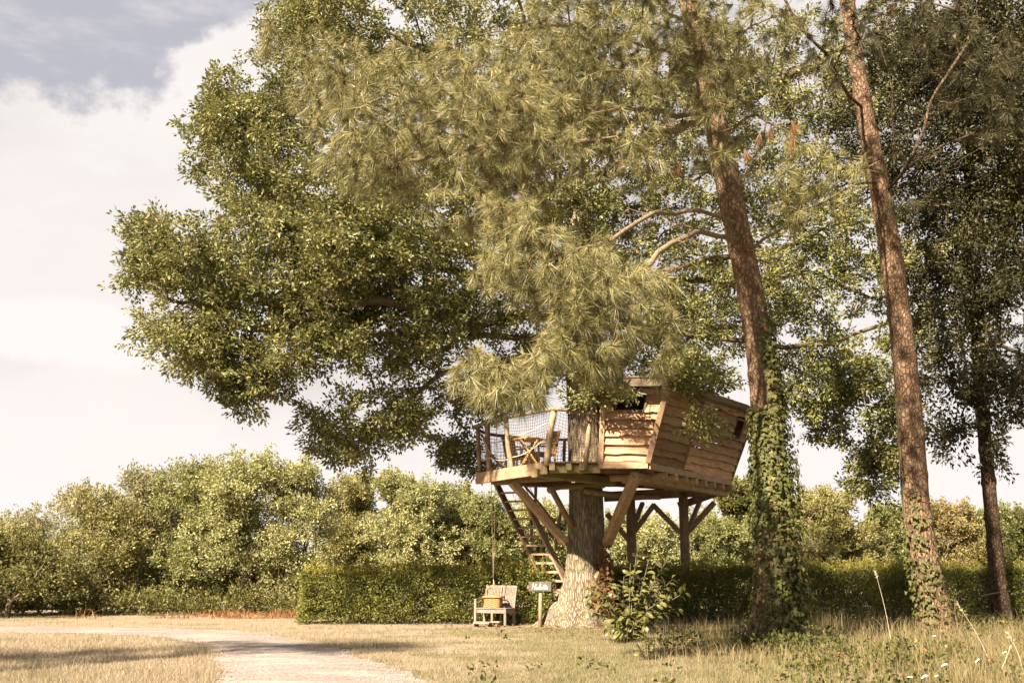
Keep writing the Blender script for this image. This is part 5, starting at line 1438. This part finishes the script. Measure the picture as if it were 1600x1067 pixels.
def place_leaves(t, kind, C, A, Nn, size, mat, n_parts, label_part='leaf', eye=np.array((0, 0, EYE))):
    """the largest, best visible leaves as parts of their own (shared meshes), the rest joined"""
    V0, Fs = leaf_shape(kind)
    S, A, Nn = leaf_frames(A, Nn)
    # how well a leaf shows: size over distance times facing
    toc = unit(eye - C)
    score = size * (0.4 + np.abs((Nn * toc).sum(1))) * (1 + .6 * (((C - t.base) * toc).sum(1) > 0))
    order = np.argsort(-score)
    meshes = []
    for k in range(5):
        Vv = V0 * (1 + .12 * rng.normal(size=V0.shape)); me = bpy.data.meshes.new('leaf')
        me.from_pydata(Vv.tolist(), [], Fs); me.materials.append(M[mat]); me.polygons.foreach_set('use_smooth', np.full(len(Fs), True)); me.update()
        meshes.append(me)
    for i in order[:n_parts]:
        o = link(label_part, meshes[int(rng.integers(5))], t.o)
        R = np.stack([S[i], A[i], Nn[i]], 1) * size[i]
        mw = np.eye(4); mw[:3, :3] = R; mw[:3, 3] = C[i] - t.base
        o.matrix_basis = mathutils.Matrix(mw.tolist())
    rest = order[n_parts:]
    if len(rest):
        V = C[rest][:, None] + size[rest][:, None, None] * (V0[None, :, 0:1] * S[rest][:, None] + V0[None, :, 1:2] * A[rest][:, None] + V0[None, :, 2:3] * Nn[rest][:, None])
        k = len(V0)
        Fa = np.array([f if len(f) == 3 else f for f in Fs])
        Q = (Fa[None] + (np.arange(len(rest)) * k)[:, None, None]).reshape(-1, Fa.shape[1])
        t.big('foliage', V.reshape(-1, 3), Q, M[mat], kind='stuff', smooth=True)

def trunk_ivy(t, P, R, n, dens, size, bulge, mat='ivy_leaf', n_parts=300, stems=14):
    """dens(py, ang): how likely a leaf sits there; ang 0 = photo right, -pi/2 = towards the camera"""
    L = np.arange(len(P))
    i = rng.integers(0, len(P), n * 3); th_ = rng.random(n * 3) * 2 * pi - pi
    cy = cos(PITCH) * P[i, 1] + sin(PITCH) * (P[i, 2] - EYE)
    vz = -sin(PITCH) * P[i, 1] + cos(PITCH) * (P[i, 2] - EYE)
    py = 533.5 - F * vz / cy
    w_ = dens(py, th_) * (0.35 + 1.1 * vnoise(np.stack([np.cos(th_) * 1.2, np.sin(th_) * 1.2, P[i, 2] * 1.4], 1) + 70, 1.2))
    k = (rng.random(n * 3) < w_); i, th_, py = i[k][:n], th_[k][:n], py[k][:n]
    out = np.stack([np.cos(th_), np.sin(th_), 0 * th_], 1)
    off = R[i] * 1.02 + .015 + bulge(py, th_) * rng.random(len(i)) ** 1.6
    C = P[i] + out * off[:, None] + rng.normal(0, .015, (len(i), 3))
    A = unit(np.cross(out, (0, 0, 1.0)) * rng.normal(0, .8, (len(i), 1)) + np.array((0, 0, -0.8)) + out * .25)
    Nn = unit(out + rng.normal(0, .38, C.shape) + (0, 0, .35))
    sz = size * (.55 + .75 * rng.random(len(i)))
    mb = MB()
    for s in range(stems):
        a0 = rng.random() * 2 * pi; pts = []
        m_ = int(len(P) * (.25 + .3 * rng.random()))
        ii = np.linspace(int(len(P) * .02), m_, 16).astype(int)
        aa = a0 + np.cumsum(rng.normal(0, .16, 16))
        pts = P[ii] + np.stack([np.cos(aa), np.sin(aa), 0 * aa], 1) * (R[ii] * 1.02 + .01)[:, None]
        mb.tube(pts, np.linspace(.018, .006, 16), 4)
    t.part('vine_stems', mb, M['stem'], smooth=True, kind='stuff')
    place_leaves(t, 'ivy', C, A, Nn, sz, mat, n_parts)

ivy1 = Thing('ivy', pb + (0, -.45, 0), 'thick green ivy climbing the trunk of the red barked pine', 'ivy', 'ivy on the pine trunks')
def dens1(py, a):
    right = (np.cos(a) + 1) / 2
    front = np.sin(a) < .5
    d = np.where(py < 635, np.clip((py - 470) / 90, 0, 1) * np.clip((right - .38) * 2.8, 0, 1), 1.0)
    d = np.where((py >= 635) & (py < 830), 1.0, d)
    d = np.where(py >= 830, np.clip(.25 + right * 1.1 - (py - 880) / 260 * (1 - right), .10, 1), d)
    d = np.where(py > 1000, d * .5, d)
    return d * np.where(py < 470, 0, 1) * np.where(front, 1, .55)
def bulge1(py, a):
    right = (np.cos(a) + 1) / 2
    return .07 + .16 * right * np.clip((py - 560) / 200, 0, 1) + .05 * np.clip((py - 640) / 100, 0, 1)
trunk_ivy(ivy1, P1, R1, 10000, dens1, .080, bulge1)
ivy2 = Thing('ivy', p2b + (0, -.4, 0), 'sparse ivy round the lower trunk of the middle pine', 'ivy', 'ivy on the pine trunks')
def dens2(py, a):
    left = (1 - np.cos(a)) / 2
    d = np.clip((py - 740) / 110, 0, 1) * np.clip(.15 + 1.0 * left, 0, 1)
    return np.where(py > 930, d * np.clip(1 - (py - 930) / 110, .15, 1), d)
trunk_ivy(ivy2, P2, R2, 2200, dens2, .078, lambda py, a: .05 + .12 * (1 - np.cos(a)) / 2 * np.clip((py - 780) / 80, 0, 1), n_parts=200, stems=8)

cr = Thing('dead_creeper', (at(945, 960, 25.4)[0], 25.4, 0), 'rust red dead creeper clinging to the right side of the oak trunk', 'creeper')
C = blob_points([(944, 890, 25.55, 14, 46, .22, 330), (936, 930, 25.5, 22, 26, .25, 130), (952, 930, 25.4, 16, 26, .2, 80)], 1, .5)
place_leaves(cr, 'ivy', C, rng.normal(size=C.shape) + (0, 0, -1.0), rng.normal(0, .5, C.shape) + (.2, -1, .2), .10 * (.6 + .7 * rng.random(len(C))), 'rust_leaf', 120)
mb = MB()
for k in range(7):
    x = at(938 + 3 * k, 960, 25.55)
    mb.tube(spline([(x[0], 25.6, -.05), (x[0] + rng.normal(0, .05), 25.6, .8), (at(940 + 2 * k, 850, 25.65)[0], 25.65, 1.2 + .9 * rng.random())], 8), np.linspace(.018, .006, 8), 4)
cr.part('vine_stems', mb, M['stem'], smooth=True, kind='stuff')

def shrub(base, tips, label, name, cat, lsize, per, mat='shrub_leaf', group=None, n_parts=300):
    t = Thing(name, base, label, cat, group)
    Cs, As, Ns, sz = [], [], [], []
    for tip in tips:
        d = tip - base
        mid = base + d * .5 + np.array((rng.normal(0, .06), rng.normal(0, .06), .10))
        c = spline([base + rng.normal(0, .03, 3) * (1, 1, 0) - (0, 0, .03), mid, tip], 14)
        t.part('stem', MB().tube(c, np.linspace(.016, .005, 14), 5), M['stem'], smooth=True)
        T = unit(np.gradient(c, axis=0))
        for j in range(per):
            i = int(3 + 10.9 * (j + .5) / per + rng.normal(0, .4)); i = min(13, max(2, i))
            a = rng.random() * 2 * pi
            side = unit(np.cross(T[i], (cos(a), sin(a), .3)))
            A = unit(T[i] * .55 + side * .9 + (0, 0, -.15))
            Cs.append(c[i] + side * .02); As.append(A); Ns.append(unit(np.array((0, 0, 1.0)) + rng.normal(0, .45, 3) - np.array((0, .35, 0))))
            sz.append(lsize * (.65 + .6 * rng.random()) * (1 - .25 * (i / 13)))
    place_leaves(t, 'oval', np.array(Cs), np.array(As), np.array(Ns), np.array(sz), mat, n_parts)
    return t
sb = ground(985, 1003)
tips = []
for (px, py) in [(915, 925), (930, 905), (950, 960), (905, 945), (960, 915), (985, 880), (975, 900), (1000, 905), (1015, 870), (1035, 885), (1050, 905), (1070, 925), (1060, 950), (1030, 940), (1000, 945), (975, 960), (945, 980), (1010, 975), (1045, 870), (995, 860), (1025, 910), (960, 985)]:
    tips.append(at(px, py, sb[1] + rng.normal(0, .30)))
shrub(sb, tips, 'leafy green shrub with big oval leaves on the lawn in front of the oak', 'shrub', 'shrub', .20, 26)
wb = ground(1508, 1010)
shrub(wb, [at(1492, 935, wb[1] + .1), at(1480, 950, wb[1]), at(1505, 955, wb[1] - .1), at(1520, 975, wb[1] + .1), at(1535, 985, wb[1])], 'young leafy sapling in the long grass right of the middle pine', 'sapling', 'sapling', .13, 12)
for (px, py, lab) in [(1095, 975, 'small bright leaved seedling at the foot of the shaded hedge'), (1010, 1030, 'low green weed in the grass in front of the big leaved shrub'), (1540, 1005, 'broad leaved weed between the middle pine and the thin pine')]:
    b = ground(px, py); hh = .38 if py < 1000 else .28
    shrub(b, [b + (rng.normal(0, .16), rng.normal(0, .16), hh * (.6 + .5 * rng.random())) for k in range(6)], lab, 'weed', 'weed', .12, 6)

# creeping ground ivy and brambles round the feet of the pines
spots = [(1190, 1018, .6, .3, 60), (1250, 1022, .7, .35, 70), (1330, 1032, .8, .4, 34), (1400, 1045, .7, .3, 34), (1300, 1050, .5, .2, 12), (1455, 1030, .5, .3, 30), (1060, 1015, .5, .2, 16), (1560, 985, 1.2, .6, 60), (1510, 1000, .8, .4, 50), (920, 972, 1.0, .35, 60), (1230, 995, .6, .3, 60)]
Cs = []
for (px, py, rx, ry, n) in spots:
    g = ground(px, py); Cs.append(np.c_[g[0] + rng.normal(0, rx * .55, n), g[1] + rng.normal(0, ry * .8, n), .02 + .20 * rng.random(n) ** 1.6])
# and single weeds here and there in the lawn
W_ = scatter_xy(700, 12.6, 26.0, 1.8); W_ = W_[(W_[:, 0] > -1.0) & ~in_poly(W_, PATH_POLY) & (rng.random(len(W_)) < .06 + .8 * (W_[:, 0] > 3.2))]
Cs.append(np.c_[W_, .02 + .04 * rng.random(len(W_))])
C = np.concatenate(Cs)
V, Q = spray(C, np.tile((0, -.2, .7), (len(C), 1)), 12, .13, .075, .6, .7, .7)
V[:, 2] = np.maximum(V[:, 2], .008)
tag(link('ground_ivy', mesh_np('ground_ivy', V, Q, M['ivy_leaf'])), kind='stuff')

# fallen rusty leaves under the oak
n = 900
P = np.c_[rng.normal(2.4, 2.2, n), rng.normal(24.6, 1.2, n)]
C = np.c_[P, .02 + .03 * rng.random(n)]
V, Q = leaf_quads(C, np.c_[rng.normal(size=(n, 2)), 0.2 * rng.normal(size=n)], np.c_[.4 * rng.normal(size=(n, 2)), np.ones(n)], .07 * (.6 + .6 * rng.random(n)), .04 * np.ones(n))
tag(link('fallen_leaves', mesh_np('fallen_leaves', V, Q, M['rust_leaf'])), kind='stuff')

# wild carrot flowers and tall seeding grass stalks in the unmown corner
wc = [(1460, 995, 1030, 'white wild carrot flower in front of the foot of the middle pine'), (1476, 1040, 1075, 'large white wild carrot flower near the bottom edge, below the middle pine'), (1527, 1034, 1070, 'white wild carrot flower right of the other low ones, under the sapling'),
      (1422, 1060, 1085, 'leftmost of the three white wild carrot flowers along the bottom edge'), (1445, 1058, 1085, 'middle one of the three white wild carrot flowers along the bottom edge'), (1466, 1058, 1085, 'rightmost of the three white wild carrot flowers along the bottom edge'), (1570, 1021, 1055, 'small white wild carrot flower near the lower right corner')]
for (px, py, gy, lab) in wc:
    g = ground(px + rng.normal(0, 3), gy); head = at(px, py, g[1])
    t = Thing('wild_carrot', g, lab, 'flower', 'wild carrot in the long grass')
    t.part('stem', MB().tube(spline([g, (g + head) / 2 + (.015, 0, 0), head], 6), .004, 4), M['tall_blade'])
    mb = MB()
    tl = rng.normal(0, .35); sz_ = .5 + .4 * rng.random()
    for k in range(34):
        a = k * 2.4; r = .044 * sz_ * math.sqrt(k / 34)
        c = head + np.array((r * cos(a), r * sin(a), .022 - 13 * r * r + tl * r * cos(a) - .35 * r * sin(a)))
        mb.tube([c - (0, 0, .006), c + (0, 0, .003), c + (0, 0, .007)], [.003, .0085, .003], 5)
    t.part('umbel', mb, M['petal'], kind='stuff')
for (tx, ty, bx_, by_, lab) in [(1368, 893, 1396, 1022, 'tall pale grass stalk with drooping seed head between the two ivy clad pines'), (1497, 944, 1552, 1045, 'thick pale leaning stalk crossing in front of the sapling'), (1576, 990, 1602, 1060, 'pale stalk with small seed head near the lower right corner'), (1583, 1000, 1560, 1058, 'thin straw stalk leaning right near the lower right corner')]:
    g = ground(bx_, by_); tip = at(tx, ty, g[1])
    t = Thing('grass_stalk', g, lab, 'grass stalk')
    c = spline([g, g * .5 + tip * .5 + (.02, 0, .04), tip], 12)
    t.part('stem', MB().tube(c, np.linspace(.005, .0022, 12), 4), M['rope'], smooth=True)
    d = unit(tip - c[-3])
    V, T = needles(np.array([tip - d * .10, tip - d * .05, tip]), np.tile(d, (3, 1)), 14, .07, .009, .1, .6, .4, .03)
    t.big('seed_head', V, T, M['rope'])
# fallen dead branch stub sticking out of the thin pine
pine3.part('dead_branch', MB().tube(spline([at(1562, 925, P3Y - .2), at(1545, 928, P3Y - .5), at(1533, 932, P3Y - .7), at(1529, 940, P3Y - .75)], 9), np.linspace(.022, .01, 9), 5), M['twig'], smooth=True)
